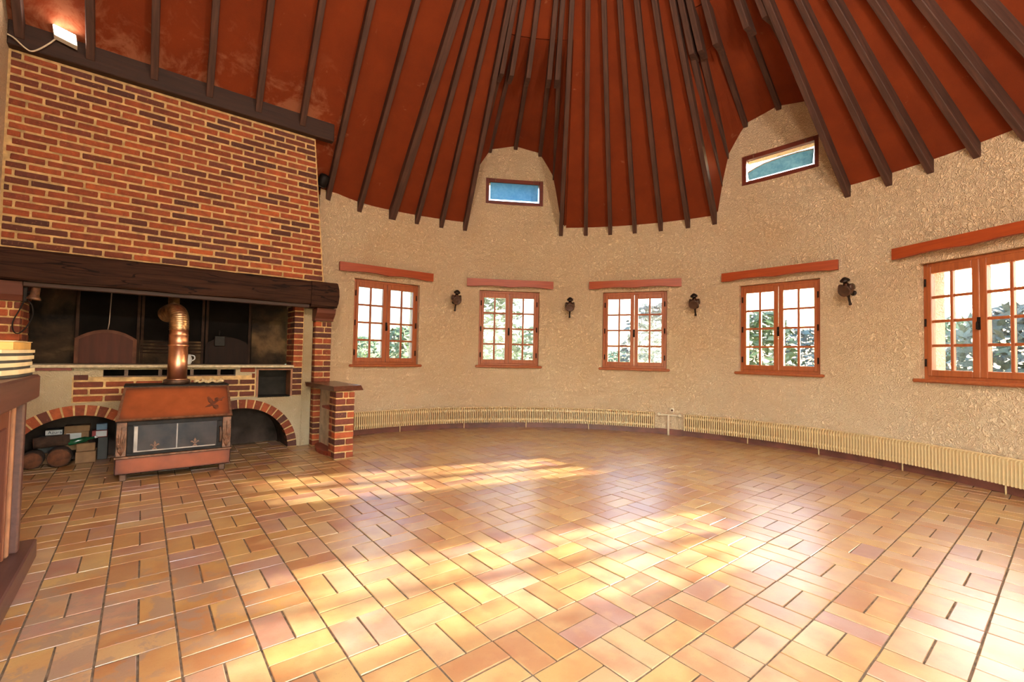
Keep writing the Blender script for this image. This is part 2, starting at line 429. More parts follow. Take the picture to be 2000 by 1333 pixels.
# ------------------------------------------------------------------ the shell
UL = -2.65                 # left wall
VB, VF = CY+RW, CY-RW      # straight walls meeting the round one
EAVE, SLOPE, RBOT = 13.45, math.tan(math.radians(46.5)), 12.70
WIN = [87.4, 59.45, 30.65, 2.1, -26.3]
HIDDEN = []
D1, D2 = 58.75, 2.25
HOLES = [(p, 2.0, 3.95, 8.93) for p in WIN+HIDDEN]
DORM = [(0, 18.9), (6.1, 18.5), (9.4, 17.0), (11.0, 14.9), (11.5, EAVE)]
def dorm_h(phi):
    d = min(abs(phi-D1), abs(phi-D2))
    if d >= 11.5: return EAVE
    for (a, ha), (b, hb) in zip(DORM, DORM[1:]):
        if a <= d <= b: return ha+(hb-ha)*(d-a)/(b-a)
RJ = 9.0
def ceil_z(phi, r):
    base = EAVE+(RW-r)*SLOPE; h = dorm_h(phi)
    if h <= EAVE+1e-6 or r <= RJ: return base
    zj = EAVE+(RW-RJ)*SLOPE
    return zj+(h-zj)*(r-RJ)/(RW-RJ)

def arc_wall(mb, r0, r1, phis, z0, ztop, holes):
    """curved wall strip between phi breakpoints, with rectangular holes and their reveals"""
    edges = set(phis)
    rects = []
    for (pc, hw, za, zb) in holes:
        da = math.degrees(math.asin(hw/r0)); db = math.degrees(math.asin(hw/r1))
        rects.append((pc, da, db, za, zb, hw)); edges |= {pc-da, pc+da}
    ph = sorted(edges)
    # drop plain breakpoints too close to a hole edge
    keep = []
    fixed = {e for r in rects for e in (r[0]-r[1], r[0]+r[1])}
    for p in ph:
        if p not in fixed and any(abs(p-e) < .35 for e in fixed): continue
        keep.append(p)
    ph = keep
    for a, b in zip(ph, ph[1:]):
        mid = (a+b)/2
        ints = [(z0, None)]
        hole = [r for r in rects if abs(mid-r[0]) < r[1]]
        ta, tb = ztop(a), ztop(b)
        segs = [((z0, z0), (ta, tb))] if not hole else [((z0, z0), (hole[0][3],)*2), ((hole[0][4],)*2, (ta, tb))]
        for (la, lb), (ha, hb) in segs:
            if ha-la < 1e-4 and hb-lb < 1e-4: continue
            mb.face([polar(b, r0, lb), polar(a, r0, la), polar(a, r0, ha), polar(b, r0, hb)], True)
            if not hole:
                mb.face([polar(a, r1, la), polar(b, r1, lb), polar(b, r1, hb), polar(a, r1, ha)])
            else:
                r = hole[0]; k = r[2]/r[1]
                A, B = r[0]+(a-r[0])*k, r[0]+(b-r[0])*k
                mb.face([polar(A, r1, la), polar(B, r1, lb), polar(B, r1, hb), polar(A, r1, ha)])
    for (pc, da, db, za, zb, hw) in rects:
        for s in (-1, 1):
            q = [polar(pc+s*da, r0, za), polar(pc+s*da, r0, zb), polar(pc+s*db, r1, zb), polar(pc+s*db, r1, za)]
            mb.face(q if s < 0 else q[::-1])
        n = 6
        for i in range(n):
            a = pc-da+2*da*i/n; b = pc-da+2*da*(i+1)/n; A = pc-db+2*db*i/n; B = pc-db+2*db*(i+1)/n
            mb.face([polar(a, r0, za), polar(b, r0, za), polar(B, r1, za), polar(A, r1, za)][::-1])
            mb.face([polar(a, r0, zb), polar(b, r0, zb), polar(B, r1, zb), polar(A, r1, zb)])

phis = [-90+1.5*i for i in range(129)]
wall = Thing('wall_back', polar(30, RW, 0), kind='structure')
mb = MB(); arc_wall(mb, RW, RW+1.45, phis, -.3, lambda p: EAVE, HOLES)
wall.part(mb, 'plaster_face', 'plaster')
for D in (D1, D2):
    ph = [D-11.5+23*i/46 for i in range(47)]
    mb = MB(); arc_wall(mb, RW+.1, RW+1.5, ph, EAVE, lambda p: dorm_h(p)+.02, [(D+(-.05 if D == D1 else -.15), 1.93, 14.72, 16.44)])
    for a, b in zip(ph, ph[1:]): mb.face([polar(b, RW, EAVE), polar(a, RW, EAVE), polar(a, RW+.12, EAVE), polar(b, RW+.12, EAVE)][::-1])
    wall.part(mb, 'dormer_face', 'plaster')
def wallbox(name, boxes, mat='plaster'):
    mb = MB()
    for b in boxes: mb.box(*b)
    u = (boxes[0][0]+boxes[0][1])/2; v = (boxes[0][2]+boxes[0][3])/2
    return single(mb, name, mat, (u, v, 0), kind='structure')
wallbox('wall_hearth', [(8.06, 9.0, VB+.03, VB+1.5, -.3, EAVE+.02), (UL-1.5, 8.05, VB+.32, VB+1.5, 8.2, EAVE+.02)])
# left and front walls, out of frame, with glazed openings added to let sky light in
wallbox('wall_left', [(UL-1.5, UL, 6.5, VB+1.5, -.3, 30.6), (UL-1.5, UL, VF-1.5, -12.5, -.3, 30.6), (UL-1.5, UL, -12.5, 6.5, 9.2, 30.6), (UL-1.5, UL, -4.4, 6.5, -.3, 9.2)])
wallbox('wall_front', [(UL, -1.2, VF-1.5, VF, -.3, EAVE), (8.0, CX+.02, VF-1.5, VF, -.3, EAVE), (-1.2, 8.0, VF-1.5, VF, 9.4, EAVE)])
# floor slab under the tiles
mb = MB(); mb.box(UL-1.5, CX+RW+1.6, VF-1.6, VB+1.6, -.6, -.015)
floor = Thing('floor', (CX, CY, 0), kind='structure')
floor.part(mb, 'grout', 'grout')
mb = MB(); mb.box(-260, 260, -260, 260, -1.4, -1.0); single(mb, 'ground', 'grass', (0, 0, -1), kind='structure')

# ------------------------------------------------------------------ floor tiles, basket weave
GJ = .030
def inside(u, v):
    if v > 18.4 or v < VF: return False
    if u < CX: return u > UL-.6 and (v < VB or u < 8.2)
    return (u-CX)**2+(v-CY)**2 < (RW+.25)**2
cells = []
for i in range(-4, 29):
    for j in range(-16, 19):
        vert = (i+j) % 2 == 1
        for k in (0, 1):
            if vert: b = (i+.5*k, i+.5*k+.5, j, j+1)
            else: b = (i, i+1, j+.5*k, j+.5*k+.5)
            cu, cv = (b[0]+b[1])/2, (b[2]+b[3])/2
            if not inside(cu, cv): continue
            ps = [to_px(x, y, 0) for x, y in ((b[0], b[2]), (b[1], b[2]), (b[1], b[3]), (b[0], b[3]))]
            area = 0
            if all(ps):
                c = (sum(p[0] for p in ps)/4, sum(p[1] for p in ps)/4)
                if -40 < c[0] < 2040 and c[1] < 1375:
                    area = abs(sum(ps[q][0]*ps[(q+1) % 4][1]-ps[(q+1) % 4][0]*ps[q][1] for q in range(4)))/2
            cells.append((area, b, vert))
cells.sort(key=lambda c: -c[0])
def tile_mesh():
    mb = MB(); x, y = .5-GJ/2, .25-GJ/2; c = .007
    top = [(-x+c, -y+c, 0), (x-c, -y+c, 0), (x-c, y-c, 0), (-x+c, y-c, 0)]
    mid = [(-x, -y, -c), (x, -y, -c), (x, y, -c), (-x, y, -c)]
    top = [(p[0]+random.uniform(-.006, .006), p[1]+random.uniform(-.006, .006), p[2]) for p in top]
    low = [(p[0], p[1], -.1) for p in mid]
    mb.v = top+mid+low; mb.f = [(0, 1, 2, 3)]; mb.sm = [False]
    for a in (0, 4):
        for q in range(4):
            r = (q+1) % 4; mb.f.append((a+q, a+4+q, a+4+r, a+r)); mb.sm.append(False)
    return mb
tms = [tile_mesh() for _ in range(5)]
tme = [t.mesh('tile', 'tile') for t in tms]
rest = MB()
for n, (area, b, vert) in enumerate(cells):
    cu, cv = (b[0]+b[1])/2, (b[2]+b[3])/2
    dz = random.uniform(-.004, .004); tx, ty = random.gauss(0, .0035), random.gauss(0, .0035)
    rz = (PI/2 if vert else 0)+random.gauss(0, .004)+(PI if random.random() < .5 else 0)
    if n < 300:
        floor.inst(random.choice(tme), 'tile', (cu, cv, dz), None, None, (tx, ty, rz))
    else:
        t = random.choice(tms); base = len(rest.v); m = Matrix.Rotation(rz, 3, 'Z') @ Matrix.Rotation(tx, 3, 'X')
        rest.v += [tuple(m @ Vector(p)+Vector((cu, cv, dz))) for p in t.v]
        rest.f += [tuple(base+q for q in f) for f in t.f]; rest.sm += t.sm
floor.part(rest, 'tile', 'tile_i', kind='stuff')

# ------------------------------------------------------------------ ceiling boards and rafters
ceil = Thing('ceiling', (CX, CY, EAVE), kind='structure')
def solid(o, th=.02):
    m = o.modifiers.new('thick', 'SOLIDIFY'); m.thickness = th; m.offset = -1
cone_r = [86.9, 81.4, 75.8, 70.3, 47.6, 41.8, 36.2, 30.7, 25.0, 19.3, 13.9, -9.4, -15.4, -20.9, -26.5, -31.8, -37.4, -43, -48.6, -54.2, -59.8, -65.4, -71, -76.6, -82.2, -87.8]
dorm_r = [(68.1, 68.3), (64.8, 65.2), (58.65, 60.0), (52.8, 53.5), (49.3, 51.0), (12.9, 11.6), (11.7, 9.3), (8.1, 5.2), (2.0, -2.9), (-4.0, -7.6)]
bounds = sorted(set([90.0, -90.0]+cone_r+[d[0] for d in dorm_r if d[0] not in (12.9,)]), reverse=True)
for a, b in zip(bounds, bounds[1:]):
    n = max(2, int((a-b)/1.0)); mb = MB()
    rows = [RW+1.6, RW+.1, 13.5, 11, RJ, 5, .6]
    for i in range(n):
        p, q = a-(a-b)*i/n, a-(a-b)*(i+1)/n
        for r0, r1 in zip(rows, rows[1:]):
            mb.face([polar(p, r0, ceil_z(p, r0)), polar(p, r1, ceil_z(p, r1)), polar(q, r1, ceil_z(q, r1)), polar(q, r0, ceil_z(q, r0))])
    solid(ceil.part(mb, 'board', 'panel'), .03)
def plane_z(v): return EAVE+(VB-v)*SLOPE if v > CY else EAVE+(v-VF)*SLOPE
# planar side over the hearth: rafters fan out slightly; (u at lower end, v lower end, u at v=11)
flat_r = [(-2.35, 15.04, -2.35), (-.52, 15.04, -.47), (1.37, 15.04, 1.27), (3.23, 15.04, 3.06), (5.08, 15.04, 4.85), (6.95, 15.04, 6.68), (8.94, VB-.27, 8.60), (10.75, VB-.08, 10.46)]
def at_v(r, v): return r[0]+(r[2]-r[0])*(r[1]-v)/(r[1]-11.0)
lines = [(UL-1.5, 15, UL-1.5)]+flat_r+[(CX, VB, CX)]
for A, B in zip(lines, lines[1:]):
    mb = MB(); vs = [VB+1.5, 15, 11, 6, CY]
    for v0, v1 in zip(vs, vs[1:]):
        mb.face([(at_v(A, v0), v0, plane_z(v0)), (at_v(A, v1), v1, plane_z(v1)), (at_v(B, v1), v1, plane_z(v1)), (at_v(B, v0), v0, plane_z(v0))])
    solid(ceil.part(mb, 'board', 'panel_s' if B[0] < 9 else 'panel'), .03)
for i in range(8):
    a, b = UL-1.5+(CX-UL+1.5)*i/8, UL-1.5+(CX-UL+1.5)*(i+1)/8; mb = MB()
    mb.face([(b, VF-1.5, plane_z(VF-1.5)), (b, CY, plane_z(CY)), (a, CY, plane_z(CY)), (a, VF-1.5, plane_z(VF-1.5))])
    solid(ceil.part(mb, 'board', 'panel'), .03)
def rafter(p0, p1, w=.25, d=.52, mat='rafter'):
    """timber whose underside runs from p0 (plumb-cut lower end) to p1"""
    p0, p1 = Vector(p0), Vector(p1); x = (p1-p0); L = x.length; x.normalize()
    y = Vector((0, 0, 1)).cross(x).normalized(); z = x.cross(y)
    k = d*x.z/max(.2, math.hypot(x.x, x.y))
    mb = MB(); h = w/2; c = .02
    mb.prism([(-h+c, 0), (h-c, 0), (h, c), (h, d), (-h, d), (-h, c)], 0, L, 'x')
    for i, vv in enumerate(mb.v[:6]): mb.v[i] = (vv[0]+vv[2]/d*k*.0 - vv[2]*k/d*0 + (-(vv[2])*k/d), vv[1], vv[2])
    me = mb.mesh('rafter', mat)
    o = bpy.data.objects.new('rafter', me); link(o, ceil.o)
    loc = (wpos(*p0)-wpos(*ceil.base))
    o.matrix_local = Matrix.Translation(loc) @ Matrix((x, y, z)).transposed().to_4x4()
    return o
for p in cone_r:
    wd = .42 if p == 86.9 else .25
    r1 = 1.6 if cone_r.index(p) % 2 == 0 else 2.6
    rafter(polar(p, RW-.03, RBOT), polar(p, r1, RBOT+(RW-r1)*SLOPE), wd)
for p, q in dorm_r:
    off = .42
    a = polar(p, RW+.08, dorm_h(p)-off); b = polar(q, RJ-.3, RBOT+(RW-RJ+.3)*SLOPE+.15)
    rafter(a, b, .25, .45)
    rafter(polar(q, RJ+.9, RBOT+(RW-RJ-.9)*SLOPE+.12), polar(q, 2.2, RBOT+(RW-2.2)*SLOPE), .25)
for r in flat_r:
    zb = lambda v: RBOT-.05+(VB-v)*SLOPE
    rafter((r[0], r[1], zb(r[1])), (at_v(r, CY+.4), CY+.4, zb(CY+.4)))
for i in range(8):
    u = UL+1+1.8*i
    rafter((u, VF+.03, RBOT), (u, CY-.4, RBOT+(CY-.4-VF)*SLOPE))
mb = MB(); mb.box(UL, 8.45, 15.08, 15.45, 15.17, 16.12, .03); ceil.part(mb, 'purlin', 'purlin')

# ------------------------------------------------------------------ windows in the round wall
DW = RW+.13
def pane_mesh(w, h, mat='glass'):
    return MB().box(-w/2, w/2, -.012, .012, -h/2, h/2).mesh('pane', mat)
PANE = pane_mesh(.68, .98)
def window(n, phi, name='window'):
    t = Thing('window_%d' % n, None, kind='structure', mat=wall_frame(phi, DW))
    mb = MB(); x, z0, z1 = 1.99, 4.0, 8.92
    mb.box(-x, -x+.17, 0, .4, z0, z1, .015); mb.box(x-.17, x, 0, .4, z0, z1, .015)
    mb.box(-x+.17, x-.17, 0, .4, z1-.17, z1, .015); mb.box(-x+.17, x-.17, 0, .4, z0, z0+.17, .015)
    t.part(mb, 'frame', 'frame')
    mb = MB(); mb.box(-2.2, 2.2, -.42, -.01, 3.87, 4.02, .05)
    t.part(mb, 'sill', 'frame')
    for s in (-1, 1):
        mb = MB()
        def bx(a, b, c, d, y0=-.05, y1=.22, ch=.02):
            a, b = sorted((s*a, s*b)); mb.box(a, b, y0, y1, c, d, ch)
        bx(1.67, 1.83, 4.14, 8.78); bx(.01, .24, 4.14, 8.78)
        bx(.24, 1.67, 8.48, 8.78); bx(.24, 1.67, 4.14, 4.40)
        bx(.90, 1.01, 4.40, 8.48, -.01, .15)
        for zz in (5.42, 6.44, 7.46): bx(.24, .90, zz-.055, zz+.055, -.01, .15); bx(1.01, 1.67, zz-.055, zz+.055, -.01, .15)
        sash = t.part(mb, 'sash', 'frame')
        for cx in (.57, 1.34):
            for cz in (4.88, 5.93, 6.95, 7.97):
                t.inst(PANE, 'pane', (s*cx, .09, cz), sash)
        for cz in (4.7, 6.4, 8.1):
            mb = MB(); mb.tube([(s*1.86, -.09, cz-.16), (s*1.86, -.09, cz+.16)], .035, 8); t.part(mb, 'hinge', 'black')
    mb = MB(); mb.box(-.07, .05, -.075, -.05, 6.0, 6.5, .01); hp = t.part(mb, 'handle_plate', 'black')
    mb = MB(); mb.tube([(0, -.06, 6.3), (0, -.17, 6.3), (0, -.18, 6.25), (0, -.18, 6.02)], .032, 8); t.part(mb, 'handle', 'black', hp)
    return t
for i, p in enumerate(WIN): window(i+1, p)
def hopper(n, phi, sag):
    t = Thing('window_%d' % n, None, kind='structure', mat=wall_frame(phi, RW+.12))
    x, z0, z1 = 2.0, 14.66, 16.5; mb = MB()
    mb.box(-x, -x+.3, -.02, .3, z0, z1, .02); mb.box(x-.3, x, -.02, .3, z0, z1, .02)
    mb.box(-x+.3, x-.3, -.02, .3, z1-.3, z1, .02); mb.box(-x+.3, x-.3, -.02, .3, z0, z0+.3, .02)
    f = t.part(mb, 'frame', 'dframe')
    mb = MB(); mb.box(-x+.3, x-.3, .18, .2, z0+.3, z1-.3); t.part(mb, 'pane', 'glass', f)
    for s in (-1, 1):
        mb = MB(); mb.box(s*1.3-.03, s*1.3+.03, -.06, -.02, z1-.28, z1-.02, .008); t.part(mb, 'catch', 'stovetrim', f)
    mb = MB(); a, b = z0+.42, z1-.3
    if not sag: poly = [(-1.62, a), (1.62, a), (1.62, b), (-1.62, b)]
    else: poly = [(-1.6, a-.04), (1.6, a-.04), (1.66, b-.40), (.9, b-.34), (0, b-.36), (-.8, b-.44), (-1.3, b-.58), (-1.66, b-.72)]
    mb.prism(poly, .08, .095, 'y'); t.part(mb, 'film', 'film2' if sag else 'film')
    if sag:
        mb = MB(); mb.tube([(p[0], .075, p[1]) for p in poly[2:]], .035, 6); t.part(mb, 'curled_edge', 'concrete')
    return t
hopper(6, D1-.05, False)
hopper(7, D2-.15, True)
# plain glazing in the openings added behind the camera for sky light
mb = MB(); mb.box(-1.2, 8.0, VF-.8, VF-.76, 0, 9.4); single(mb, 'window_8', 'bigglass', (4.5, VF-.8, 0), kind='structure')
mb = MB(); mb.box(UL-.8, UL-.76, -12.5, -4.4, 0, 9.2); single(mb, 'window_9', 'bigglass', (UL-.8, -8, 0), kind='structure')

# lintel timbers with a bowed underside
LN = ['left of the round wall beside the chimney', 'under the left dormer', 'over the middle window', 'under the right dormer', 'cut off by the right frame edge']
LTXT = ['red-brown wooden lintel above the window nearest the fireplace', 'red-brown wooden lintel above the window below the upright dormer light with blue film',
        'red-brown wooden lintel above the middle one of the five casement windows', 'red-brown wooden lintel above the window below the dormer with sagging pale film',
        'largest red-brown wooden lintel, above the rightmost window at the frame edge']
for i, p in enumerate(WIN):
    dd = 15.72; hw = 2.84; z0, z1 = 9.14, 9.63
    dz = .06 if i in (0, 3) else (.12 if i == 4 else -.02)
    t = wall_frame(p + (.35 if i == 0 else 0), dd); mb = MB(); n = 20; poly = []
    for k in range(n+1):
        s = -1+2*k/n; arch = .075*max(0, 1-(abs(abs(s)-.42)/.42)**2) if abs(s) < .84 else 0
        poly.append((s*hw, z0+arch))
    poly += [(hw, z1), (-hw, z1)]
    mb.prism(poly, 0, .20, 'y')
    # tapering back so the timber meets the curved wall
    top = [(-hw, .2), (hw, .2), (hw*.9, .36), (hw*.5, .48), (-hw*.5, .48), (-hw*.9, .36)]
    mb.prism(top, z0+.16, z1, 'z')
    o = bpy.data.objects.new('wooden_lintel', mb.mesh('wooden_lintel', 'lintel', (0, 0, z0))); link(o)
    o.matrix_world = t @ Matrix.Translation((0, 0, (z0+dz)*G))
    tag(o, LTXT[i], 'lintel', 'lintels over the casement windows')

# baseboard
mb = MB(); ph = [102-1.5*i for i in range(129)]
for a, b in zip(ph, ph[1:]):
    r = RW-.09
    mb.face([polar(b, r, 0), polar(a, r, 0), polar(a, r, .34), polar(b, r, .34)], True)
    mb.face([polar(b, r, .34), polar(a, r, .34), polar(a, RW+.02, .34), polar(b, RW+.02, .34)])
single(mb, 'baseboard_back', 'basebd', polar(30, RW, 0), kind='structure')

# ------------------------------------------------------------------ finned radiators
FIN = MB().prism([(-.17, .36), (.15, .36), (.15, 1.30), (-.10, 1.31), (-.17, 1.25)], -.026, .026, 'x')
fin_me = FIN.mesh('fin', 'rad')
def path_pt(s):
    """s runs along the wall from the end of the straight part; returns point, heading angle"""
    if s < 0: return (CX+s, VB-.27), 90.0
    p = 90-math.degrees(s/RW); q = polar(p, RW-.27); return (q[0], q[1]), p
def radiator(s0, s1, label, name='radiator'):
    b, _ = path_pt((s0+s1)/2)
    t = Thing(name, (b[0], b[1], 0), label, 'radiator', 'low finned radiators along the round wall')
    n = int((s1-s0)/.122)
    for k in range(n+1):
        (u, v), p = path_pt(s0+(s1-s0)*k/n)
        t.inst(fin_me, 'fin', (u, v, 0), None, None, (0, 0, math.radians(p-90)))
    for zz, nm in ((1.12, 'upper_tube'), (.55, 'lower_tube')):
        pts = []
        m = max(8, int((s1-s0)/.5))
        for k in range(m+1):
            (u, v), p = path_pt(s0-.02+(s1-s0+.04)*k/m); pts.append((u, v, zz))
        t.part(MB().tube(pts, .08, 8), nm, 'rad')
    pts = []
    for k in range(m+1):
        (u, v), p = path_pt(s0+(s1-s0)*k/m); a = math.radians(p); pts.append((u+.1*math.cos(a), v+.1*math.sin(a), 1.29))
    t.part(MB().tube(pts, .045, 6), 'top_rail', 'rad')
    for k in range(1, 5):
        (u, v), p = path_pt(s0+(s1-s0)*k/5)
        t.part(MB().tube([(u, v, 0), (u, v, .4)], .03, 6), 'foot', 'rad')
sA1 = math.radians(90-26.0)*RW; sB0 = math.radians(90-19.5)*RW; sB1 = math.radians(90+42)*RW
radiator(-2.5, sA1, 'long cream finned radiator curving from the brick bar pillar to the white pipe')
radiator(sB0, sB1, 'cream finned radiator right of the white pipe, running out of the right edge')
t = Thing('heating_pipe', polar(22.7, RW-.3, 0), 'white heating pipe rising from the floor between the two radiators', 'pipe')
a = [path_pt(sA1-.05+(sB0-sA1+.1)*k/8) for k in range(9)]
t.part(MB().tube([(p[0][0], p[0][1], 1.22) for p in a[1:-1]], .045, 8), 'cross_pipe', 'pipe')
c = path_pt((sA1+sB0)/2-.05)[0]
t.part(MB().tube([(c[0], c[1], 0), (c[0], c[1], 1.22)], .075, 10), 'riser', 'pipe')
for s_, nm in ((sA1+.3, 'valve'), (sB0-.3, 'valve')):
    q, p = path_pt(s_); t.part(MB().lathe([(.0, -.12), (.09, -.12), (.1, .0), (.09, .12), (0, .12)], 12, (q[0], q[1], 1.24), (-math.cos(math.radians(p)), -math.sin(math.radians(p)), 0)), nm, 'pipe')
t = Thing('wall_socket', polar(22.3, RW, 1.5), 'small round cream wall socket above the white heating pipe', 'socket')
ax = (-math.cos(math.radians(22.3)), -math.sin(math.radians(22.3)), 0)
cvr = t.part(MB().lathe([(0, -.02), (.15, -.02), (.15, .05), (.12, .08), (0, .08)], 16, polar(22.3, RW, 1.5), ax), 'cover', 'pipe')
t.part(MB().lathe([(0, .078), (.06, .078), (.06, .1), (0, .1)], 10, polar(22.3, RW, 1.5), ax), 'button', 'iron', cvr)

# ------------------------------------------------------------------ carriage-lantern wall lamps
SC = [(72.5, 8.16, 'dark carriage-lantern wall lamp right of the window nearest the fireplace'),
      (45.3, 7.96, 'dark carriage-lantern wall lamp between the second and third windows'),
      (17.4, 8.0, 'dark carriage-lantern wall lamp left of the window below the sagging-film dormer'),
      (-10.2, 8.12, 'dark carriage-lantern wall lamp left of the rightmost window')]
for phi, z, lab in SC:
    t = Thing('wall_lantern', None, lab, 'wall lamp', 'carriage lanterns between the windows', mat=wall_frame(phi, RW))
    ti = math.radians(24); A = Vector((0, -math.sin(ti), math.cos(ti))); B = Vector((0, -math.cos(ti), -math.sin(ti))); c = Vector((0, -.62, z-.02))
    body = t.part(MB().lathe([(.02, -.26), (.12, -.25), (.22, -.17), (.27, -.04), (.26, .08), (.19, .2), (.12, .27), (.1, .33)], 18, c, A), 'body', 'brass')
    t.part(MB().lathe([(0, .16), (.25, .16), (.28, .2), (.28, .26), (.24, .29), (.2, .27), (0, .3)], 20, c, B), 'lens', 'lens', body)
    t.part(MB().lathe([(.0, .14), (.15, .15), (.17, .22), (.16, .3), (0, .31)], 16, c+A*.08, Vector((-1, -.15, .1))), 'side_light', 'lens', body)
    t.part(MB().lathe([(.0, .14), (.15, .15), (.17, .22), (.16, .3), (0, .31)], 16, c+A*.08, Vector((1, -.15, .1))), 'side_light', 'lens', body)
    t.part(MB().lathe([(.09, .3), (.09, .38), (.19, .40), (.21, .45), (.18, .50), (.11, .56), (.06, .60), (0, .61)], 16, c, A), 'chimney_cap', 'lampdark')
    t.part(MB().lathe([(0, -.78), (.062, -.78), (.068, -.72), (.05, -.68), (.05, -.4), (.085, -.3), (.1, -.22)], 12, c, A), 'stem', 'lampdark')
    t.part(MB().tube([c+Vector((0, .16, -.1)), (0, -.2, z-.14), (0, .0, z-.14)], .06, 10), 'bracket', 'lampdark')
    t.part(MB().lathe([(0, -.01), (.13, -.01), (.13, .03), (0, .04)], 14, (0, 0, z-.14), (0, -1, 0)), 'wall_plate', 'lampdark')

# ------------------------------------------------------------------ globe lamps added behind the camera (out of frame) as fill light
MAT['globe'] = m_emit('globe_glass', (255, 214, 160), 12)
LAMP_W = 80
for u, v, z, lab in ((.5, -9.0, 15.6, 'added white globe fill lamp behind the camera on the left'), (10.5, -9.5, 15.6, 'added white globe fill lamp behind the camera on the right')):
    t = Thing('fill_lamp', (u, v, z), lab, 'lamp', 'added fill globes')
    g = t.part(MB().lathe([(0, -.6), (.35, -.5), (.58, -.15), (.6, .1), (.45, .42), (.2, .56), (0, .58)], 20, (u, v, z)), 'globe', 'globe')
    t.part(MB().tube([(u, v, z+.5), (u, v, plane_z(v)-.02)], .03, 6), 'cord', 'black')
    L = bpy.data.lights.new('fill_bulb', 'POINT'); L.energy = LAMP_W; L.color = (1.0, .92, .83); L.shadow_soft_size = .16
    lo = bpy.data.objects.new('fill_bulb', L); link(lo, t.o); g.visible_shadow = True
    lo.location = (0, 0, -.75*G)

# ------------------------------------------------------------------ bricks
CP, BL, BH = .2785, .91, .208
def brick_variants(mat, n=6, length=.86, h=BH, depth=.3):
    out = []
    for k in range(n):
        mb = MB().box(-length/2, length/2, 0, depth, -h/2, h/2, .022)
        mb.v = [(x+random.uniform(-.008, .008), y+(random.uniform(-.008, .008) if y < .1 else 0), z+random.uniform(-.008, .008)) for x, y, z in mb.v]
        out.append((mb, mb.mesh('brick', mat)))
    return out
BV = brick_variants('brick')
def brick_at(t, u0, u1, v, z, parent=None, rest=None, proud=.02, variants=None, hs=1.0):
    """a brick whose face lies at v (facing -v), spanning u0..u1"""
    mb, me = random.choice(variants or BV); s = (u1-u0)/.86; dv = random.uniform(-.008, .006)
    if rest is not None:
        b = len(rest.v); rest.v += [(x*s+(u0+u1)/2, y+v-proud+dv, zz*hs+z) for x, y, zz in mb.v]
        rest.f += [tuple(b+q for q in f) for f in mb.f]; rest.sm += mb.sm; return
    o = t.inst(me, 'brick', ((u0+u1)/2, v-proud+dv, z), parent, (s, 1, hs), (0, random.gauss(0, .004), 0)); return o

# chimney hood: leaning right edge, 25 courses of running bond
HV = 15.45; HZ0, HZ1 = 8.10, 15.17
def hood_right(z): return 8.27+(7.66-8.27)*(z-8.17)/(15.2-8.17)
hood = Thing('chimney_hood', (2.8, 16.3, HZ0), 'tall red brick chimney hood with pale mortar, rising from the oak beam to the roof', 'chimney')
mb = MB(); mb.prism([(UL, HZ0), (hood_right(HZ0), HZ0), (hood_right(HZ1), HZ1), (UL, HZ1)], HV, VB+.3, 'y'); hood.part(mb, 'mortar_body', 'mortar')
rows = int((HZ1-HZ0)/CP); jobs = []
for k in range(rows+1):
    z = HZ0+.06+CP*(k+.5)
    if z+BH/2 > HZ1+.12: continue
    re = hood_right(z)-.02; x = re-(BL/2 if k % 2 else BL)-.0; e = re
    while e > UL+.05:
        s = max(x, UL+.03)
        if e-s > .16: jobs.append((s+.034, e-.034, z))
        e = s; x = s-BL-random.uniform(-.03, .03)
        if s <= UL+.04: break
jobs.sort(key=lambda j: -(j[1]-j[0])); rest = MB()
for n, (a, b, z) in enumerate(jobs):
    if n < 298: brick_at(hood, a, b, HV, z)
    else: brick_at(hood, a, b, HV, z, None, rest)
if rest.v: hood.part(rest, 'brick', 'brick_i', kind='stuff')

# mantel beam: hewn oak with a rebate below and a heavier right end
def hewn(mb, x0, x1, y0, y1, z0, z1, n=26, amp=.03):
    prof = [(y0+.03, z0), (y0-.01, z0+.08), (y0-.0, (z0+z1)/2), (y0+.0, z1-.1), (y0+.06, z1-.02), (y0+.16, z1), (y1, z1), (y1, z0)]
    b = len(mb.v); k = len(prof)
    for i in range(n+1):
        x = x0+(x1-x0)*i/n
        for j, (y, z) in enumerate(prof):
            w = amp*(math.sin(x*1.7+j*2.1)+.6*math.sin(x*4.3+j)+random.uniform(-.4, .4))*.5
            mb.v.append((x, y+(w if j < 6 else 0), z+w*.8))
    for i in range(n):
        for j in range(k):
            j2 = (j+1) % k; mb.f.append((b+i*k+j, b+(i+1)*k+j, b+(i+1)*k+j2, b+i*k+j2)); mb.sm.append(False)
    mb.f.append(tuple(b+j for j in range(k))); mb.f.append(tuple(b+n*k+j for j in reversed(range(k)))); mb.sm += [False, False]
beam = Thing('mantel_beam', (3, 15.6, 6.9), 'dark hewn oak mantel beam spanning the fireplace under the brick hood', 'beam')
mb = MB(); hewn(mb, UL, 7.62, 15.15, 16.0, 6.99, 8.12); beam.part(mb, 'timber', 'beam')
mb = MB(); hewn(mb, 7.63, 8.86, 15.1, 16.1, 6.86, 8.13, 8, .03)
mb.prism([(8.86, 6.9), (8.93, 7.1), (8.97, 7.45), (8.95, 7.8), (8.88, 8.08), (8.86, 8.08)], 15.14, 16.05, 'y'); beam.part(mb, 'end_block', 'beam')
mb = MB(); mb.box(UL+.65, 7.63, 15.32, 15.46, 6.80, 7.0, .03); beam.part(mb, 'lower_moulding', 'purlin')

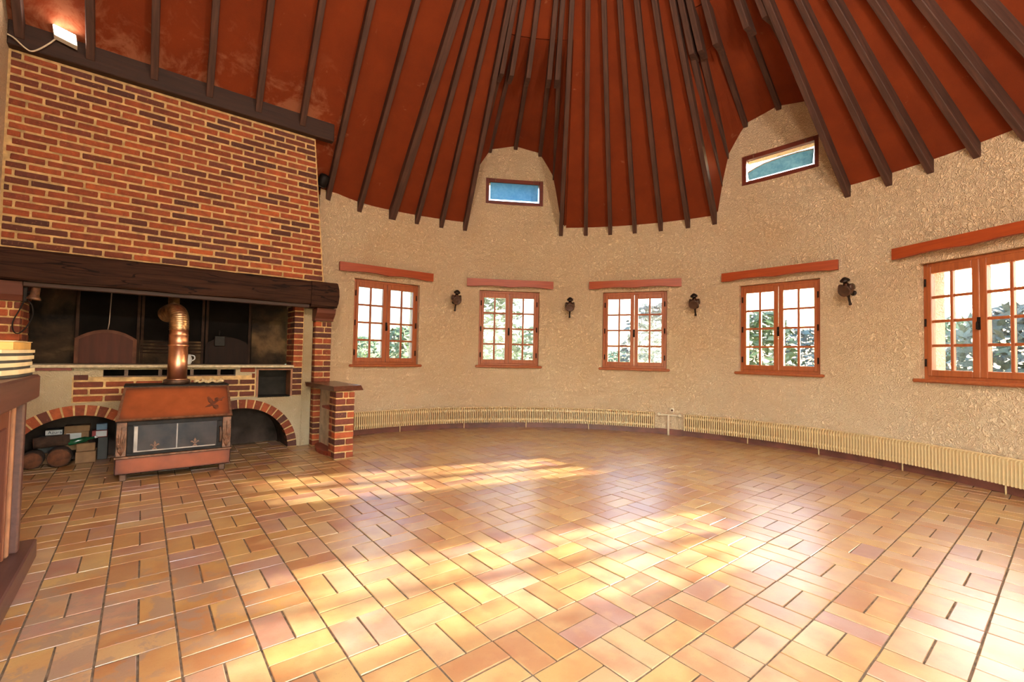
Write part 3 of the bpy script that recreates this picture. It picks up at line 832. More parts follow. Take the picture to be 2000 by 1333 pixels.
# ------------------------------------------------------------------ brick pillars
def pillar(name, u0, u1, v0, v1, z0, z1, label, cat, pitch=.284, variants=None, cor=None, splits=True, thing=None):
    t = thing or Thing(name, ((u0+u1)/2, (v0+v1)/2, z0), label, cat)
    core = t.part(MB().box(u0+.02, u1-.02, v0+.03, v1, z0, z1), 'mortar_core', 'mortar')
    n = int(round((z1-z0)/pitch)); pitch = (z1-z0)/n; hs = (pitch-.07)/BH
    for k in range(n):
        z = z0+pitch*(k+.5); cuts = [u0, u1]
        if splits and k % 2 == 0: cuts = [u0, u0+(u1-u0)*(.55+random.uniform(-.08, .08)), u1]
        if splits and k == n-1: cuts = [u0, u0+(u1-u0)*.4, u0+(u1-u0)*.68, u1]
        L = v1-v0
        for a, b in zip(cuts, cuts[1:]):
            mb = MB().box(a+(.02 if a > u0 else 0), b-(.02 if b < u1 else 0), v0+random.uniform(-.01, .01), v0+min(L, .44), z-pitch/2+.028, z+pitch/2-.028, .022)
            o = t.part(mb, 'brick', 'brick')
        # side stretchers going back
        v = v0+.48
        while v < v1-.1:
            e = min(v+.86, v1)
            mb = MB().box(u0, u1, v, e, z-pitch/2+.028, z+pitch/2-.028, .022); t.part(mb, 'brick', 'brick'); v = e+.045
    return t
tp = pillar('brick_pillar', 8.08, 8.86, 15.9, 17.6, 0, 6.22, 'tall narrow brick pillar under the right end of the oak beam', 'pillar')
mb = MB(); mb.prism([(17.2, 6.23), (15.78, 6.23), (15.74, 6.34), (15.6, 6.46), (15.46, 6.62), (15.38, 6.84), (17.2, 6.84)], 8.0, 8.9, 'x'); tp.part(mb, 'corbel', 'corbel')
lp = pillar('brick_pillar', UL, -2.06, 15.7, 17.4, 0, 6.28, 'brick pillar at far left under the oak beam, behind the dark counter', 'pillar')
mb = MB(); mb.prism([(17.2, 6.29), (15.62, 6.29), (15.5, 6.5), (15.42, 6.97), (17.2, 6.97)], UL, -2.0, 'x'); lp.part(mb, 'corbel', 'corbel')

# ------------------------------------------------------------------ fireplace base with two arches
FV = 16.3
fp = Thing('fireplace', (2.5, 17.2, 0), 'plastered masonry fireplace base with two brick arches, stone shelf and sooty bread-oven recess', 'fireplace')
ARC = [(-.42, 2.03), (5.06, 2.0)]
def low(u):
    for c, r in ARC:
        if abs(u-c) < r: return math.sqrt(r*r-(u-c)**2)
    return 0.0
mb = MB(); us = set([UL, 8.05, 7.18, 5.6, 0.2, 4.75])
for c, r in ARC:
    for k in range(33): us.add(c-r*math.cos(PI*k/32))
us = sorted(x for x in us if UL <= x <= 8.05)
ZT = 3.88
for a, b in zip(us, us[1:]):
    if b-a < 1e-4: continue
    m = (a+b)/2; la, lb = low(a+1e-6), low(b-1e-6)
    ga = [(la, lb, ZT, ZT)]
    if 5.6 < m < 7.18: ga = [(la, lb, 2.5, 2.5)]
    elif .2 < m < 4.75: ga = [(la, lb, 3.52, 3.52), (3.80, 3.80, ZT, ZT)]
    for p, q, s, r in ga:
        mb.face([(a, FV, p), (b, FV, q), (b, FV, r), (a, FV, s)])
fp.part(mb, 'plaster_face', 'plaster_f'); mb = MB()
for c, r in ARC:       # barrel vaults
    for k in range(32):
        a0, a1 = PI*k/32, PI*(k+1)/32
        P = lambda a, v: (c-r*math.cos(a), v, r*math.sin(a))
        mb.face([P(a0, FV), P(a1, FV), P(a1, 18.5), P(a0, 18.5)])
mb.box(UL, 8.05, 18.5, 18.7, -.3, 3.9)
mb.box(2.0-.36, 2.0+1.02, FV+.02, 18.5, 0, .5)
fp.part(mb, 'arch_vaults', 'vault')
mb = MB(); mb.box(8.0, 8.05, FV, 18.5, 0, 3.9); mb.box(7.2, 8.05, FV+.02, 18.5, 6.88, 8.08); mb.box(UL, -2.2, FV+.02, 18.0, 6.98, 8.08)
fp.part(mb, 'masonry', 'plaster_f')
mb = MB(); mb.box(7.62, 8.06, FV-.06, VB, 0, 6.86, .03); fp.part(mb, 'plaster_strip', 'plaster_f')
for n, (c, r) in enumerate(ARC):
    arch = MB()
    arch.v = []; k = 36
    for i in range(k):
        a0, a1 = PI*i/k, PI*(i+1)/k
        for (r0, r1) in ((r, r+.4),):
            arch.face([(c-r0*math.cos(a0), FV-.02, r0*math.sin(a0)), (c-r1*math.cos(a0), FV-.02, r1*math.sin(a0)), (c-r1*math.cos(a1), FV-.02, r1*math.sin(a1)), (c-r0*math.cos(a1), FV-.02, r0*math.sin(a1))][::-1])
    ao = fp.part(arch, 'arch', 'mortar')
    nb = 21
    for i in range(nb):
        a = PI*(i+.5)/nb; w = .115
        bx = []
        mbk = MB()
        d = PI/nb*.5*.80
        pts = [(c-(r+.0)*math.cos(a-d), (r+.0)*math.sin(a-d)), (c-(r+.4)*math.cos(a-d), (r+.4)*math.sin(a-d)), (c-(r+.4)*math.cos(a+d), (r+.4)*math.sin(a+d)), (c-(r+.0)*math.cos(a+d), (r+.0)*math.sin(a+d))]
        if min(p[0] for p in pts) < UL: continue
        mbk.prism([(p[0], max(.005, p[1])) for p in pts], FV-.065+random.uniform(-.01, .01), FV+.5, 'y')
        fp.part(mbk, 'brick', 'arch_b', ao)
# brick panel under the shelf
pan = fp.part(MB().box(-.68, 5.58, FV-.012, FV+.0, 2.52, 3.52), 'brick_panel', 'mortar')
BD = brick_variants('brick_d', 5)
z = 2.66; k = 0
while z < 3.9:
    x = -.66-(.45 if k % 2 else 0)
    while x < 5.56:
        a, b = max(x, -.66), min(x+.9, 5.56)
        if b-a > .15 and not (z > 3.45 and b > .15 and a < 4.8): brick_at(fp, a+.02, b-.02, FV-.01, z, pan, None, .03, BD)
        x += .93
    z += .28; k += 1
mb = MB(); mb.box(.2, 4.75, FV+.5, FV+.6, 3.5, 3.82); mb.box(.2, 4.75, FV, FV+.5, 3.46, 3.52); fp.part(mb, 'vent_slot', 'soot_black')
mb = MB()
for uu in (.9, 2.0, 3.1, 4.1): mb.box(uu-.06, uu+.06, FV-.01, FV+.1, 3.52, 3.80)
mb.box(.2, 4.75, FV-.02, FV+.05, 3.50, 3.55); fp.part(mb, 'vent_bars', 'iron')
mb = MB(); mb.box(-2.06, 7.18, 16.02, 18.0, 3.885, 4.0, .02); fp.part(mb, 'shelf', 'concrete')
mb = MB(); mb.box(-2.06, -.7, 16.2, FV, 3.78, 3.885, .01); fp.part(mb, 'tile_strip', 'quarry')
# framed cubby hole
cub = fp.part(MB().box(5.6, 5.69, FV-.04, FV+.9, 2.5, 3.84).box(7.09, 7.18, FV-.04, FV+.9, 2.5, 3.84).box(5.69, 7.09, FV-.04, FV+.9, 3.76, 3.84), 'cubby_frame', 'niche')
fp.part(MB().box(5.69, 7.09, FV+.85, FV+.9, 2.5, 3.76).box(5.69, 7.09, FV, FV+.85, 2.46, 2.52), 'cubby_back', 'nichedark', cub)
# brick end column of the recess
ec = fp.part(MB().box(7.2, 7.62, FV-.02, VB, 2.5, 6.9), 'end_column', 'mortar')
z = 2.5+.14; k = 0
while z < 6.85:
    v = FV-.04
    while v < VB-.1:
        e = min(v+(.44 if (k % 2 and v < FV) else .86), VB); o = fp.part(MB().box(7.18, 7.6, v, e-.03, z-.112, z+.112, .02), 'brick', 'brick_d', ec); v = e+.02
    z += .279; k += 1
# recess back with soot, oven front, doors and grate
fp.part(MB().box(UL, 7.3, 17.95, 18.1, 4.0, 8.09).box(UL, -2.2, 17.4, 18.0, 4.0, 8.09), 'recess_back', 'soot')
of = fp.part(MB().box(-.8, 5.55, 17.75, 17.95, 4.0, 8.08), 'oven_front', 'soot_black')
for uu in (-.78, 1.16, 1.30, 3.50, 3.66, 5.42): fp.part(MB().box(uu, uu+.1, 17.66, 17.76, 4.0, 7.6), 'oven_rail', 'rail', of)
for zz in (4.5, 4.65, 4.8, 4.95): fp.part(MB().tube([(1.3, 17.68, zz), (3.6, 17.68, zz)], .025, 6), 'grate_bar', 'rail', of)
fp.part(MB().box(1.27, 3.6, 17.72, 17.75, 4.02, 5.05), 'grate_back', 'soot', of)
def oven_door(c, w, zs, zt, mat, rim):
    def outline(dx):
        pts = [(c-w+dx, 4.02), (c+w-dx, 4.02)]
        for k in range(11):
            s = 1-2*k/10; pts.append((c+s*(w-dx), zs-dx*.3+(zt-zs-dx*.7)*(1-s*s)))
        return pts
    d = fp.part(MB().prism(outline(0), 17.58, 17.72, 'y'), 'oven_door', rim)
    fp.part(MB().prism(outline(.13), 17.545, 17.6, 'y'), 'door_panel', mat, d)
    return d
d1 = oven_door(.2, .98, 5.05, 5.44, 'ovendoor', 'rim')
d2 = oven_door(4.55, .88, 4.95, 5.30, 'darkdoor', 'darkdoor')
fp.part(MB().tube([(.22, 17.6, 5.45), (.25, 17.6, 5.7), (.3, 17.65, 7.6)], .02, 6), 'lift_chain', 'seam', d1)
fp.part(MB().tube([(4.2, 17.6, 5.3), (4.2, 17.55, 5.6)], .03, 6).box(4.0, 4.45, 17.48, 17.58, 4.85, 5.35, .03), 'counterweight', 'black', d2)
fp.part(MB().box(5.6, 7.15, 17.86, 17.95, 4.0, 6.2), 'rusty_panel', 'soot')

# ------------------------------------------------------------------ wood stove
st = Thing('wood_stove', (2.5, 14, 0), 'orange-brown enamelled wood stove with copper flue standing before the arches', 'stove')
def stv(x0, x1, poly): return MB().prism(poly, x0, x1, 'x')
mb = MB()
side = [(12.98, .24), (12.98, 2.10), (13.92, 3.22), (15.2, 3.22), (15.2, .24)]
b = 0
for (ua, ub, vv, zz) in [(.76, 4.22, 12.99, .24), (.76, 4.22, 12.99, 2.1), (.93, 4.17, 13.92, 3.22), (.93, 4.17, 15.2, 3.22), (.76, 4.22, 15.2, .24)]:
    mb.v += [(ua, vv, zz), (ub, vv, zz)]
mb.f = [(0, 1, 3, 2), (2, 3, 5, 4), (4, 5, 7, 6), (6, 7, 9, 8), (8, 9, 1, 0), (0, 2, 4, 6, 8), (9, 7, 5, 3, 1)]; mb.sm = [False]*7
st.part(mb, 'body', 'black')
# sloping hood panel: inset enamel sheet with a thin rim
def slope(u, s, out=.03):       # s 0..1 up the slope, u -1..1 across
    x0 = .76+.17*s; x1 = 4.22-.05*s; n = Vector((0, -.766, .643))
    p = Vector((x0+(x1-x0)*(u+1)/2, 12.99+.93*s, 2.1+1.12*s)); return tuple(p+n*out)
def slab_on_slope(u0, u1, s0, s1, o0, o1):
    m = MB(); m.v = [slope(u0, s0, o0), slope(u1, s0, o0), slope(u1, s1, o0), slope(u0, s1, o0), slope(u0, s0, o1), slope(u1, s0, o1), slope(u1, s1, o1), slope(u0, s1, o1)]
    m.f = [(4, 5, 6, 7), (0, 1, 5, 4), (1, 2, 6, 5), (2, 3, 7, 6), (3, 0, 4, 7), (3, 2, 1, 0)]; m.sm = [False]*6; return m
hp = st.part(slab_on_slope(-.97, .97, .03, .95, 0, .04), 'hood_panel', 'enamel')
mb = slab_on_slope(-1.01, 1.01, -.02, .03, 0, .07)
for a in ((-1.01, -.965, .03, .97), (.965, 1.01, .03, .97), (-1.01, 1.01, .95, 1.0)):
    q = slab_on_slope(a[0], a[1], a[2], a[3], 0, .055); bb = len(mb.v); mb.v += q.v; mb.f += [tuple(bb+i for i in f) for f in q.f]; mb.sm += q.sm
st.part(mb, 'hood_rim', 'stovetrim')
st.part(MB().box(.9, 4.2, 13.86, 15.25, 3.22, 3.30, .02), 'top_plate', 'black')
st.part(MB().box(.78, 4.20, 12.93, 13.0, .26, .80, .02), 'base_panel', 'enamel')
st.part(MB().box(.74, 4.24, 12.87, 13.0, .80, .875, .015), 'ledge', 'stovetrim')
for x0, x1 in ((.78, 1.06), (3.92, 4.20)):
    pl = st.part(MB().box(x0, x1, 12.92, 13.0, .88, 2.06, .01), 'pilaster', 'stovetrim')
    c = (x0+x1)/2; mb = MB()
    for lvl, (zb, hh) in enumerate(((1.0, .62), (.92, .36))):
        for k in range(-3, 4):
            a = k*.2; L = hh*(1-.09*abs(k))*(1.4 if k == 0 else 1.15)
            p0 = Vector((c, 12.915, zb)); mid = p0+Vector((math.sin(a)*L*.35, -.01, L*.55)); p1 = p0+Vector((max(-.12, min(.12, math.sin(a*1.3)*L*.5)), -.005, L*math.cos(a)*1.05))
            mb.tube([p0, mid, p1], [.014, .03, .006], 5)
    st.part(mb, 'fern_relief', 'stovetrim', pl)
fr = MB(); fr.box(1.07, 3.91, 12.93, 12.99, .88, .98, .01); fr.box(1.07, 3.91, 12.93, 12.99, 1.94, 2.07, .01); fr.box(1.07, 1.24, 12.93, 12.99, .98, 1.94, .01); fr.box(3.74, 3.91, 12.93, 12.99, .98, 1.94, .01)
door = st.part(fr, 'door_frame', 'black')
st.part(MB().box(1.24, 3.74, 12.955, 12.98, .98, 1.94), 'door_glass', 'stoveglass', door)
st.part(MB().box(2.475, 2.51, 12.945, 12.957, 1.0, 1.92), 'glass_seam', 'seam', door)
st.part(MB().box(1.26, 1.36, 12.945, 12.957, .99, 1.9).box(1.36, 3.7, 12.947, 12.957, .99, 1.03), 'glass_clip', 'seam', door)
st.part(MB().tube([(3.84, 12.93, 1.68), (3.84, 12.86, 1.66), (3.86, 12.85, 1.5), (3.86, 12.85, 1.2), (3.84, 12.9, 1.12)], .045, 8), 'door_handle', 'iron', door)
def fleur(cx, z0, s):
    m = MB(); y0, y1 = 12.925, 12.95
    m.prism([(cx, z0+1.0*s), (cx+.12*s, z0+.72*s), (cx+.05*s, z0+.4*s), (cx-.05*s, z0+.4*s), (cx-.12*s, z0+.72*s)], y0, y1, 'y')
    for q in (-1, 1):
        m.prism([(cx+q*.06*s, z0+.4*s), (cx+q*.2*s, z0+.62*s), (cx+q*.38*s, z0+.66*s), (cx+q*.42*s, z0+.5*s), (cx+q*.33*s, z0+.5*s), (cx+q*.24*s, z0+.48*s), (cx+q*.12*s, z0+.34*s)], y0, y1, 'y')
        m.prism([(cx, z0+.32*s), (cx+q*.22*s, z0+.1*s), (cx+q*.2*s, z0), (cx, z0+.08*s)], y0, y1, 'y')
    m.box(cx-.16*s, cx+.16*s, y0, y1, z0+.33*s, z0+.4*s); return m
st.part(fleur(1.85, 1.03, .32), 'fleur_ornament', 'stovetrim', door); st.part(fleur(3.05, 1.03, .32), 'fleur_ornament', 'stovetrim', door)
# flying-duck emblem in relief on the hood panel
def emb(polys):
    m = MB()
    for poly, o in polys:
        poly = [(.5+(u-.45)*.82, .2+(s-.02)*.6) for u, s in poly]; o = .035+(o-.035)*.6
        n = len(poly); b0 = len(m.v)
        m.v += [slope(u, s, .035) for u, s in poly]+[slope(u, s, o) for u, s in poly]
        m.f.append(tuple(b0+n+i for i in range(n))); m.sm.append(False)
        for i in range(n): j = (i+1) % n; m.f.append((b0+i, b0+j, b0+n+j, b0+n+i)); m.sm.append(False)
    return m
st.part(emb([([(.45, .16), (.55, .17), (.64, .24), (.74, .42), (.80, .50), (.86, .48), (.88, .56), (.80, .58), (.70, .50), (.60, .34), (.50, .24)], .075),
             ([(.60, .30), (.66, .40), (.60, .62), (.54, .72), (.50, .66), (.53, .44)], .085),
             ([(.62, .22), (.70, .28), (.76, .22), (.76, .08), (.70, .02), (.64, .1)], .085),
             ([(.68, .52), (.76, .50), (.80, .58), (.76, .66), (.68, .62)], .07),
             ([(.84, .56), (.96, .68), (.94, .71), (.82, .61)], .06)]), 'duck_emblem', 'emblem', hp)
for u, v in ((1.0, 13.1), (3.95, 13.1), (1.0, 15.0), (3.95, 15.0)):
    st.part(MB().box(u-.1, u+.1, v-.12, v+.1, 0, .24, .03), 'foot', 'iron')
PU, PV, PR = 2.5, 14.6, .325
col = st.part(MB().lathe([(.44, 3.30), (.44, 3.44), (.40, 3.47), (.40, 3.40)], 28, (PU, PV, 0)), 'flue_collar', 'iron')
pipe = st.part(MB().lathe([(PR+.02, 3.44), (PR+.02, 3.5), (PR, 3.5), (PR, 4.78), (PR+.025, 4.80), (PR+.025, 4.86), (PR, 4.88), (PR, 5.22), (PR+.01, 5.23), (PR-.01, 5.3), (PR-.01, 5.52)], 32, (PU, PV, 0)), 'flue_pipe', 'copper')
path = smooth_path([(PU, PV, 5.45), (PU-.01, PV+.01, 5.8), (PU-.04, PV+.12, 6.05), (PU-.12, PV+.42, 6.2), (PU-.24, PV+.8, 6.2), (PU-.36, PV+1.2, 6.12)], 14)
st.part(MB().tube(path, [PR*(1.0+.05*(1 if i % 3 == 1 else 0)) for i in range(len(path))], 24), 'flexible_elbow', 'alu', pipe)
st.part(MB().tube([(2.3, 15.75, 6.0), (2.36, 16.1, 6.6), (2.36, 16.2, 7.6)], .2, 14), 'upper_flue', 'alu', pipe)
# knotted rope on the stove
rp = []
for k in range(40):
    a = k/39; rp.append((3.05+.95*a+.03*math.sin(a*20), 14.2+.10*math.sin(a*11), 3.385+.03*math.sin(a*22)))
r2 = [(3.3+.68*k/29, 14.25-.12*math.sin(k/29*9), 3.36+.05*(1+math.cos(k/29*13))) for k in range(30)]
r2 += [(3.98, 14.1, 3.44), (4.02, 14.2, 3.4), (3.96, 14.32, 3.36), (3.8, 14.3, 3.36)]
single(MB().tube(rp, .045, 7).tube(r2, .045, 7), 'rope', 'rope', (3.5, 14.2, 3.3), 'knotted cream rope lying on top of the wood stove', 'rope')

# small white jug behind the flue on the stone shelf
t = Thing('jug', (2.93, 16.9, 4.0), 'small white jug on the stone shelf behind the copper flue', 'jug')
bd = t.part(MB().lathe([(0, 4.003), (.15, 4.003), (.19, 4.1), (.2, 4.25), (.15, 4.4), (.13, 4.46), (.1, 4.44), (.12, 4.3)], 16, (2.93, 16.9, 0)), 'body', 'white')
t.part(MB().tube(smooth_path([(3.08, 16.9, 4.42), (3.2, 16.9, 4.38), (3.22, 16.9, 4.25), (3.1, 16.9, 4.15)]), .025, 6), 'handle', 'white', bd)

# ------------------------------------------------------------------ side bar with brick pillar
sb = pillar('brick_bar', 8.0, 8.83, 12.25, 13.1, 0, 2.94, 'small side bar on a brick pillar with a dark wooden top, right of the fireplace', 'bar', .29)
mb = MB()
mb.v = [(7.92, 12.17, 2.97), (9.28, 12.4, 2.97), (9.28, 16.2, 2.97), (7.72, 15.9, 2.97), (7.98, 12.02, 3.19), (9.2, 12.5, 3.19), (9.2, 16.2, 3.19), (7.66, 15.9, 3.19)]
mb.v[0] = (7.9, 12.2, 2.97); mb.v[4] = (7.84, 12.08, 3.19)
mb.f = [(4, 5, 6, 7), (3, 2, 1, 0), (0, 1, 5, 4), (1, 2, 6, 5), (2, 3, 7, 6), (3, 0, 4, 7)]; mb.sm = [False]*6
sb.part(mb, 'bar_top', 'counter')
sb.part(MB().box(8.42, 8.8, 13.1, 15.9, 0, 2.97), 'side_wall', 'paint')
sb.part(MB().box(7.98, 8.42, 13.0, 14.1, 2.08, 2.2, .02), 'lower_shelf', 'quarry')
poly = [(8.42, 12.75), (8.42, 15.6)]
for k in range(1, 12):
    a = PI*k/12; poly.append((8.42-.56*math.sin(a), 14.18+1.42*math.cos(a)))
stp = sb.part(MB().prism(poly, .12, .19, 'z'), 'step', 'quarry')
mb = MB()
for k in range(11):
    a0, a1 = PI*(k+.06)/11, PI*(k+.94)/11
    q = [(8.42-.54*math.sin(a0), 14.18+1.4*math.cos(a0)), (8.42-.54*math.sin(a1), 14.18+1.4*math.cos(a1)), (8.42-.42*math.sin(a1), 14.18+1.28*math.cos(a1)), (8.42-.42*math.sin(a0), 14.18+1.28*math.cos(a0))]
    mb.prism(q, 0, .12, 'z')
sb.part(mb, 'step_riser', 'quarry', stp)

# ------------------------------------------------------------------ dark counter at the left edge
ct = Thing('counter', (-1.5, 2, 0), 'dark wooden panelled counter with a thick top at the left edge', 'counter')
ct.part(MB().box(UL+.02, -.28, -3, 6.5, 0, .42, .03), 'plinth', 'slab')
ct.part(MB().box(UL+.02, -.68, -3, 5.7, .42, 3.55), 'carcass', 'cabin')
ct.part(MB().box(-.72, -.46, 5.62, 5.86, .42, 3.55, .03), 'corner_post', 'slab')
ct.part(MB().box(-.72, -.56, 5.42, 5.54, .42, 3.55, .03), 'bead', 'niche')
ct.part(MB().box(-.70, -.60, 5.24, 5.36, .42, 3.55, .02), 'stile', 'cabin')
for k in range(3):
    v1 = 5.2-2.3*k; d = ct.part(MB().box(-.70, -.61, v1-2.2, v1, .5, 3.5, .02), 'door', 'cabin')
    ct.part(MB().box(-.63, -.58, v1-1.9, v1-.3, .9, 3.1, .03), 'door_panel', 'corbel', d)
ct.part(MB().box(UL+.02, -.28, -3, 5.86, 3.57, 4.075, .04), 'top', 'slab')
# stack on the counter: bowed boards with dark layers filling the gaps between them, and a tan box on top
z = 4.08
BT = [('lowest pale bowed board of the stack on the dark counter', .085), ('second pale bowed board from the bottom of the stack on the counter', .075),
      ('third pale bowed board from the bottom of the stack on the counter', .075), ('topmost pale bowed board, right under the tan box on the counter', .06)]
for k, (lab, h) in enumerate(BT):
    e = (-.36, -.40, -.38, -.37)[k]; n = 12
    t = Thing('bowed_board', (-1.2, 4.6, z), lab, 'board', 'bowed boards stacked on the counter')
    for (nm, mt, a, b, ins) in (('dark_layer', 'dark', z, z+.055, .03), ('board', 'cream', z+.055, z+.055+h, 0)):
        mb = MB(); x0, x1 = -2.3, e-ins
        v0, v1 = 3.3, 5.75
        def bow(v): return .05*(1-((v-5.0)/1.7)**2)*0+.0
        prof = []
        for i in range(n+1):
            v = v0+(v1-v0)*i/n; prof.append((v, a+bow(v)))
        for i in range(n, -1, -1):
            v = v0+(v1-v0)*i/n; prof.append((v, b+bow(v)))
        # rounded front edge seen from the room
        pl = [(x0, v0), (x1-.5, v0), (x1-.16, v0+.5), (x1-.04, v0+1.1), (x1, v0+1.7), (x1, v1), (x0, v1)]
        mb.prism(pl, a, b, 'z'); t.part(mb, nm, mt)
    z += .055+h
t = Thing('tan_box', (-1.2, 4.8, z), 'flat tan box lying on top of the stack of bowed boards', 'box')
bx = t.part(MB().box(-2.2, -.44, 4.1, 5.8, z, z+.15, .008), 'tray', 'tan')
t.part(MB().box(-2.2, -.42, 4.08, 5.8, z+.15, z+.165, .004), 'lid', 'cream', bx)

# ------------------------------------------------------------------ clip lamp with looped cord under the beam
cl = Thing('clip_lamp', (-1.9, 15.6, 6.7), 'small metal clip spotlight with looped cord under the left end of the beam', 'lamp')
c = Vector((-1.72, 15.55, 6.45))
sh = cl.part(MB().lathe([(.09, .38), (.12, .36), (.13, .05), (.17, .0), (.2, -.08), (.18, -.1), (.14, -.02), (.1, .02), (0, .03)], 18, c, (.12, 0, 1)), 'lamp_shade', 'stovetrim')
cl.part(MB().box(-2.0, -1.88, 15.5, 15.64, 6.25, 6.95, .02), 'clamp', 'black')
cl.part(MB().tube([(-1.9, 15.55, 6.6), (-1.75, 15.55, 6.62)], .05, 8), 'swivel', 'black')
cl.part(MB().tube(smooth_path([(-1.95, 15.5, 6.3), (-2.06, 15.48, 5.95), (-2.2, 15.45, 5.5), (-2.16, 15.45, 5.18), (-2.02, 15.45, 5.14), (-1.84, 15.46, 5.4), (-1.72, 15.48, 5.8), (-1.76, 15.5, 6.15), (-1.85, 15.5, 6.3)], 8), .022, 6), 'cord', 'black')

# floodlight on the roof timber, top left
fl = Thing('floodlight', (-1.2, 14.9, 15.9), 'glowing rectangular floodlight fixed to the roof timber at top left', 'floodlight')
Q = [Vector((-1.52, 14.86, 16.26)), Vector((-.93, 14.86, 16.12)), Vector((-.87, 14.72, 15.68)), Vector((-1.45, 14.72, 15.83))]
nrm = (Q[1]-Q[0]).cross(Q[3]-Q[0]).normalized()
if nrm.y > 0: nrm = -nrm
ctr = sum(Q, Vector())/4
def quadbox(s0, d0, d1):
    m = MB(); A = [ctr+(q-ctr)*s0+nrm*d0 for q in Q]+[ctr+(q-ctr)*s0+nrm*d1 for q in Q]
    m.v = [tuple(p) for p in A]; m.f = [(0, 1, 2, 3), (7, 6, 5, 4), (0, 4, 5, 1), (1, 5, 6, 2), (2, 6, 7, 3), (3, 7, 4, 0)]; m.sm = [False]*6; return m
hs = fl.part(quadbox(1.06, -.2, -.01), 'housing', 'lampbody')
fl.part(quadbox(.93, -.008, .01), 'glass', 'lampface', hs)
fl.part(MB().box(-1.24, -1.14, 14.95, 15.08, 15.85, 16.1, .01), 'bracket', 'black')
fl.part(MB().tube(smooth_path([(-2.62, 14.95, 15.42), (-2.45, 14.92, 15.34), (-2.2, 14.9, 15.12), (-2.02, 14.9, 15.05), (-1.8, 14.9, 15.25), (-1.55, 14.95, 15.62), (-1.4, 14.98, 15.9)], 6), .025, 6), 'cord', 'pipe')

# dark can of a spotlight tucked behind the hood under the eaves
ds = Thing('spotlight', (8.55, 16.9, 13.6), 'black spotlight can tucked between the brick hood and a rafter under the eaves', 'spotlight')
sbdy = ds.part(MB().lathe([(0, -.32), (.22, -.32), (.26, -.26), (.26, .2), (.2, .32), (0, .36)], 16, (8.5, 16.9, 13.75), (.25, -.35, .9)), 'can', 'black')
ds.part(MB().lathe([(0, -.36), (.18, -.36), (.2, -.31), (0, -.31)], 16, (8.5, 16.9, 13.75), (.25, -.35, .9)), 'lens', 'dark', sbdy)
ds.part(MB().tube([(8.5, 16.95, 13.7), (8.5, 17.3, 13.6), (8.5, VB, 13.4)], .06, 8), 'bracket', 'black')

# ------------------------------------------------------------------ logs and boxes stored in the left arch
def log(c0, c1, r, label):
    t = Thing('log', tuple(c0[:2])+(0,), label, 'log', 'logs stored in the left arch')
    d = Vector(c1)-Vector(c0); L = d.length; n = 14
    bk = t.part(MB().lathe([(r*.97, 0), (r*1.03, L*.2), (r*.96, L*.5), (r*1.02, L*.8), (r*.96, L)], n, c0, d), 'bark', 'bark')
    t.part(MB().lathe([(0, -.012), (r*.9, -.012), (r*.92, .01), (0, .012)], n, c0, d), 'cut_face', 'cut', bk)
log((-.98, 16.75, .375), (-1.03, 17.6, .375), .36, 'round log with its cut face towards the room, front of the left arch')
log((-1.74, 16.85, .335), (-1.76, 17.65, .335), .32, 'dark log at the left edge of the arch, left of the round cut log')
log((-1.75, 17.25, .93), (-.75, 17.35, .98), .22, 'thick bark-covered branch lying across the logs in the left arch')
def cbox(u0, u1, v0, v1, z0, z1, mat, label, band=None, text=None):
    t = Thing('box', ((u0+u1)/2, (v0+v1)/2, z0), label, 'box', 'boxes stored in the left arch')
    bd = t.part(MB().box(u0, u1, v0, v1, z0, z1, .01), 'carton', mat)
    if band:
        lo = t.part(MB().box(band[0], band[1], v0-.014, v0, band[2], band[3]), 'paper_label', band[4], bd)
        if text:
            cu = bpy.data.curves.new('lettering', 'FONT'); cu.body = text; cu.size = .17*G; cu.extrude = .0006; cu.align_x = 'CENTER'; cu.align_y = 'CENTER'
            tmp = bpy.data.objects.new('lettering', cu); COL.objects.link(tmp); bpy.context.view_layer.update()
            me = bpy.data.meshes.new_from_object(tmp.evaluated_get(bpy.context.evaluated_depsgraph_get()))
            bpy.data.objects.remove(tmp); me.materials.clear(); me.materials.append(MAT['ink'])
            o = bpy.data.objects.new('lettering', me); link(o, bd)
            b = t.base; o.location = (((band[0]+band[1])/2-b[0]+.03)*G, (v0-.02-b[1])*G, ((band[2]+band[3])/2-b[2])*G); o.rotation_euler = (PI/2, 0, 0)
    return t
AV = 17.75
cbox(-1.9, -.98, AV, 18.3, .01, .42, 'card', 'plain carton on the floor behind the dark log in the left arch')
cbox(-.56, .05, 17.2, 18.0, .01, .46, 'card', 'small open brown carton on the floor right of the round log')
cbox(-1.72, -.98, AV, 18.3, .44, 1.08, 'dark', 'dark carton with a white printed strip, lower of the two lettered ones', (-1.7, -1.25, .86, 1.03, 'white'), 'Azura')
cbox(-1.5, -1.0, AV, 18.3, 1.09, 1.36, 'dark', 'dark carton with a white printed strip, upper of the two lettered ones', (-1.5, -1.02, 1.15, 1.33, 'white'), 'Azura')
cbox(-.97, -.22, AV, 18.3, .48, 1.2, 'card', 'brown carton with a white sheet stuck on its front', (-.9, -.45, .93, 1.16, 'white'))
cbox(-.97, -.2, AV, 18.3, 1.21, 1.46, 'card', 'long brown carton lying on top of the carton with the white sheet')
cbox(.07, .38, AV-.1, 18.2, .01, .93, 'dark', 'tall dark carton at the right of the stored boxes')
cbox(-.12, .36, AV-.12, 18.1, .94, 1.22, 'redc', 'red and white printed box on the tall dark carton', (0, .34, .97, 1.2, 'white'))
cbox(.0, .34, AV-.05, 18.0, 1.23, 1.48, 'bluec', 'small pale blue box on top of the red and white box')
t = Thing('bottle', (-.5, 17.1, .9), 'green glass bottle lying in front of the red and white box', 'bottle')
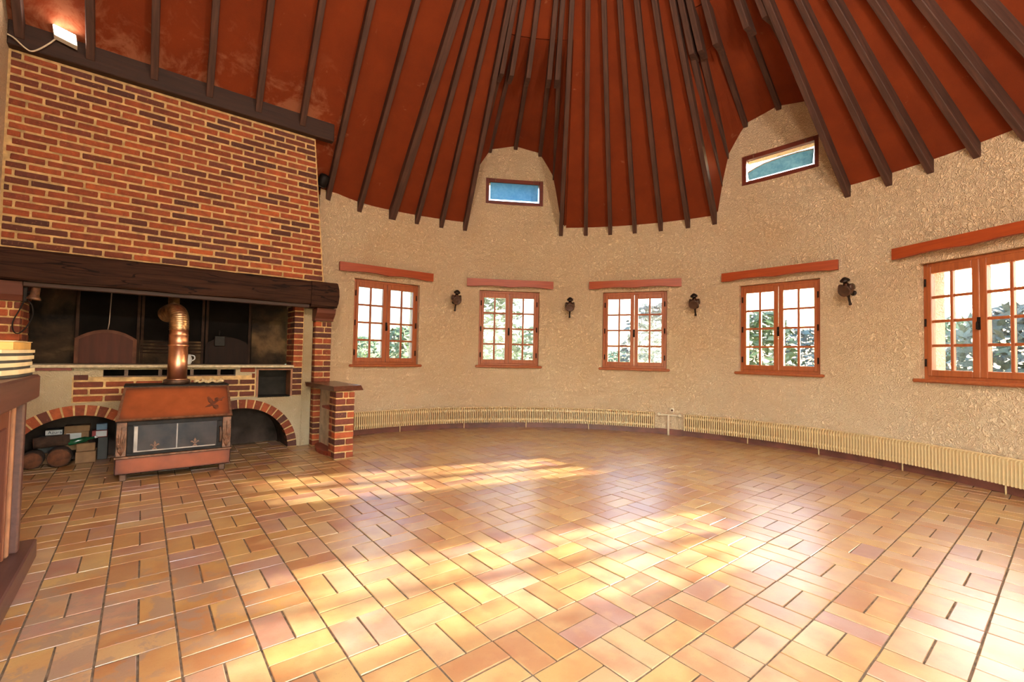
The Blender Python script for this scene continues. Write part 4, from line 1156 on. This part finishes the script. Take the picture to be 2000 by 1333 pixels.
ax = Vector((.95, .1, .18)); gb = t.part(MB().lathe([(0, -.38), (.1, -.38), (.115, -.34), (.115, .12), (.05, .28), (.04, .42)], 14, (-.42, 17.3, .92), ax), 'glass', 'green')
t.part(MB().lathe([(0, .41), (.052, .41), (.052, .5), (0, .5)], 10, (-.42, 17.3, .92), ax), 'cap', 'white', gb)
single(MB().box(-.55, .02, 17.22, 17.42, .47, .79, .02), 'carton_flap', 'card', (-.4, 17.2, .48), 'flat folded carton under the green bottle in the left arch', 'carton')

# ------------------------------------------------------------------ garden seen through the panes
def px_ray(x, y=690):
    R = CAMROT; a = ((x-1000)/FPX, -(y-666.5)/FPX, -1)
    return Vector([sum(R[i][k]*a[k] for k in range(3)) for i in range(3)])
def shrub(px, dist, h, wdt, mat, label, name='shrub', n=900, leaf=.10, cat='shrub'):
    d = px_ray(px); d = Vector((d.x, d.y)).normalized()*dist/G
    u, v = CAM[0]+d.x, CAM[1]+d.y
    t = Thing(name, (u, v, -1), label, cat); rnd = random.Random(int(px)); H = h/G; W = wdt/G
    mb = MB()
    for _ in range(n):
        zz = rnd.random()**.8; rr = W*math.sqrt(rnd.random())*math.sqrt(max(.03, 1-(abs(zz-.42)/.62)**2)); a = rnd.random()*2*PI
        c = Vector((u+rr*math.cos(a), v+rr*math.sin(a), -.9+zz*(H+.9))); s = leaf/G*rnd.uniform(.6, 1.3)
        x = Vector((rnd.gauss(0, 1), rnd.gauss(0, 1), rnd.gauss(0, .7))).normalized(); y = x.orthogonal().normalized()
        mb.face([c-x*s, c+y*s*.42, c+x*s, c-y*s*.42])
    t.part(mb, 'foliage', mat)
    t.part(MB().tube([(u, v, -1), (u, v, H*.55)], [.35*W/4+.15, .12], 8), 'trunk', 'trunk')
shrub(705, 16, 1.6, .8, 'leaf', 'pale low shrub in the bottom left panes of the window nearest the hearth')
shrub(785, 12, 1.75, .6, 'leaf', 'green shrub in the bottom right panes of the window nearest the hearth')
shrub(967, 11, 3.3, .75, 'leaf', 'tall green tree filling the left half of the second window', 'tree', 1600, .11, 'tree')
shrub(1035, 13, 1.9, .8, 'leaf', 'low green shrub behind the right half of the second window')
shrub(1205, 17, 1.3, .9, 'leaf', 'very low distant shrub behind the left half of the middle window')
shrub(1275, 11, 2.3, .8, 'leafd', 'dark bluish shrub filling the right half of the middle window', 'shrub', 1400)
shrub(1488, 9, 1.9, .6, 'leaf', 'green shrub behind the left half of the fourth window', 'shrub', 1200)
shrub(1572, 12.5, 1.8, .8, 'leafd', 'dark low shrub behind the right half of the fourth window')
shrub(1850, 11.5, 1.9, .9, 'leaf', 'pale shrub behind the left half of the rightmost window', 'shrub', 1100)
shrub(1985, 8.5, 1.8, .8, 'leafd', 'broad bluish shrub behind the right half of the rightmost window', 'shrub', 1400)
bpy.context.view_layer.update()
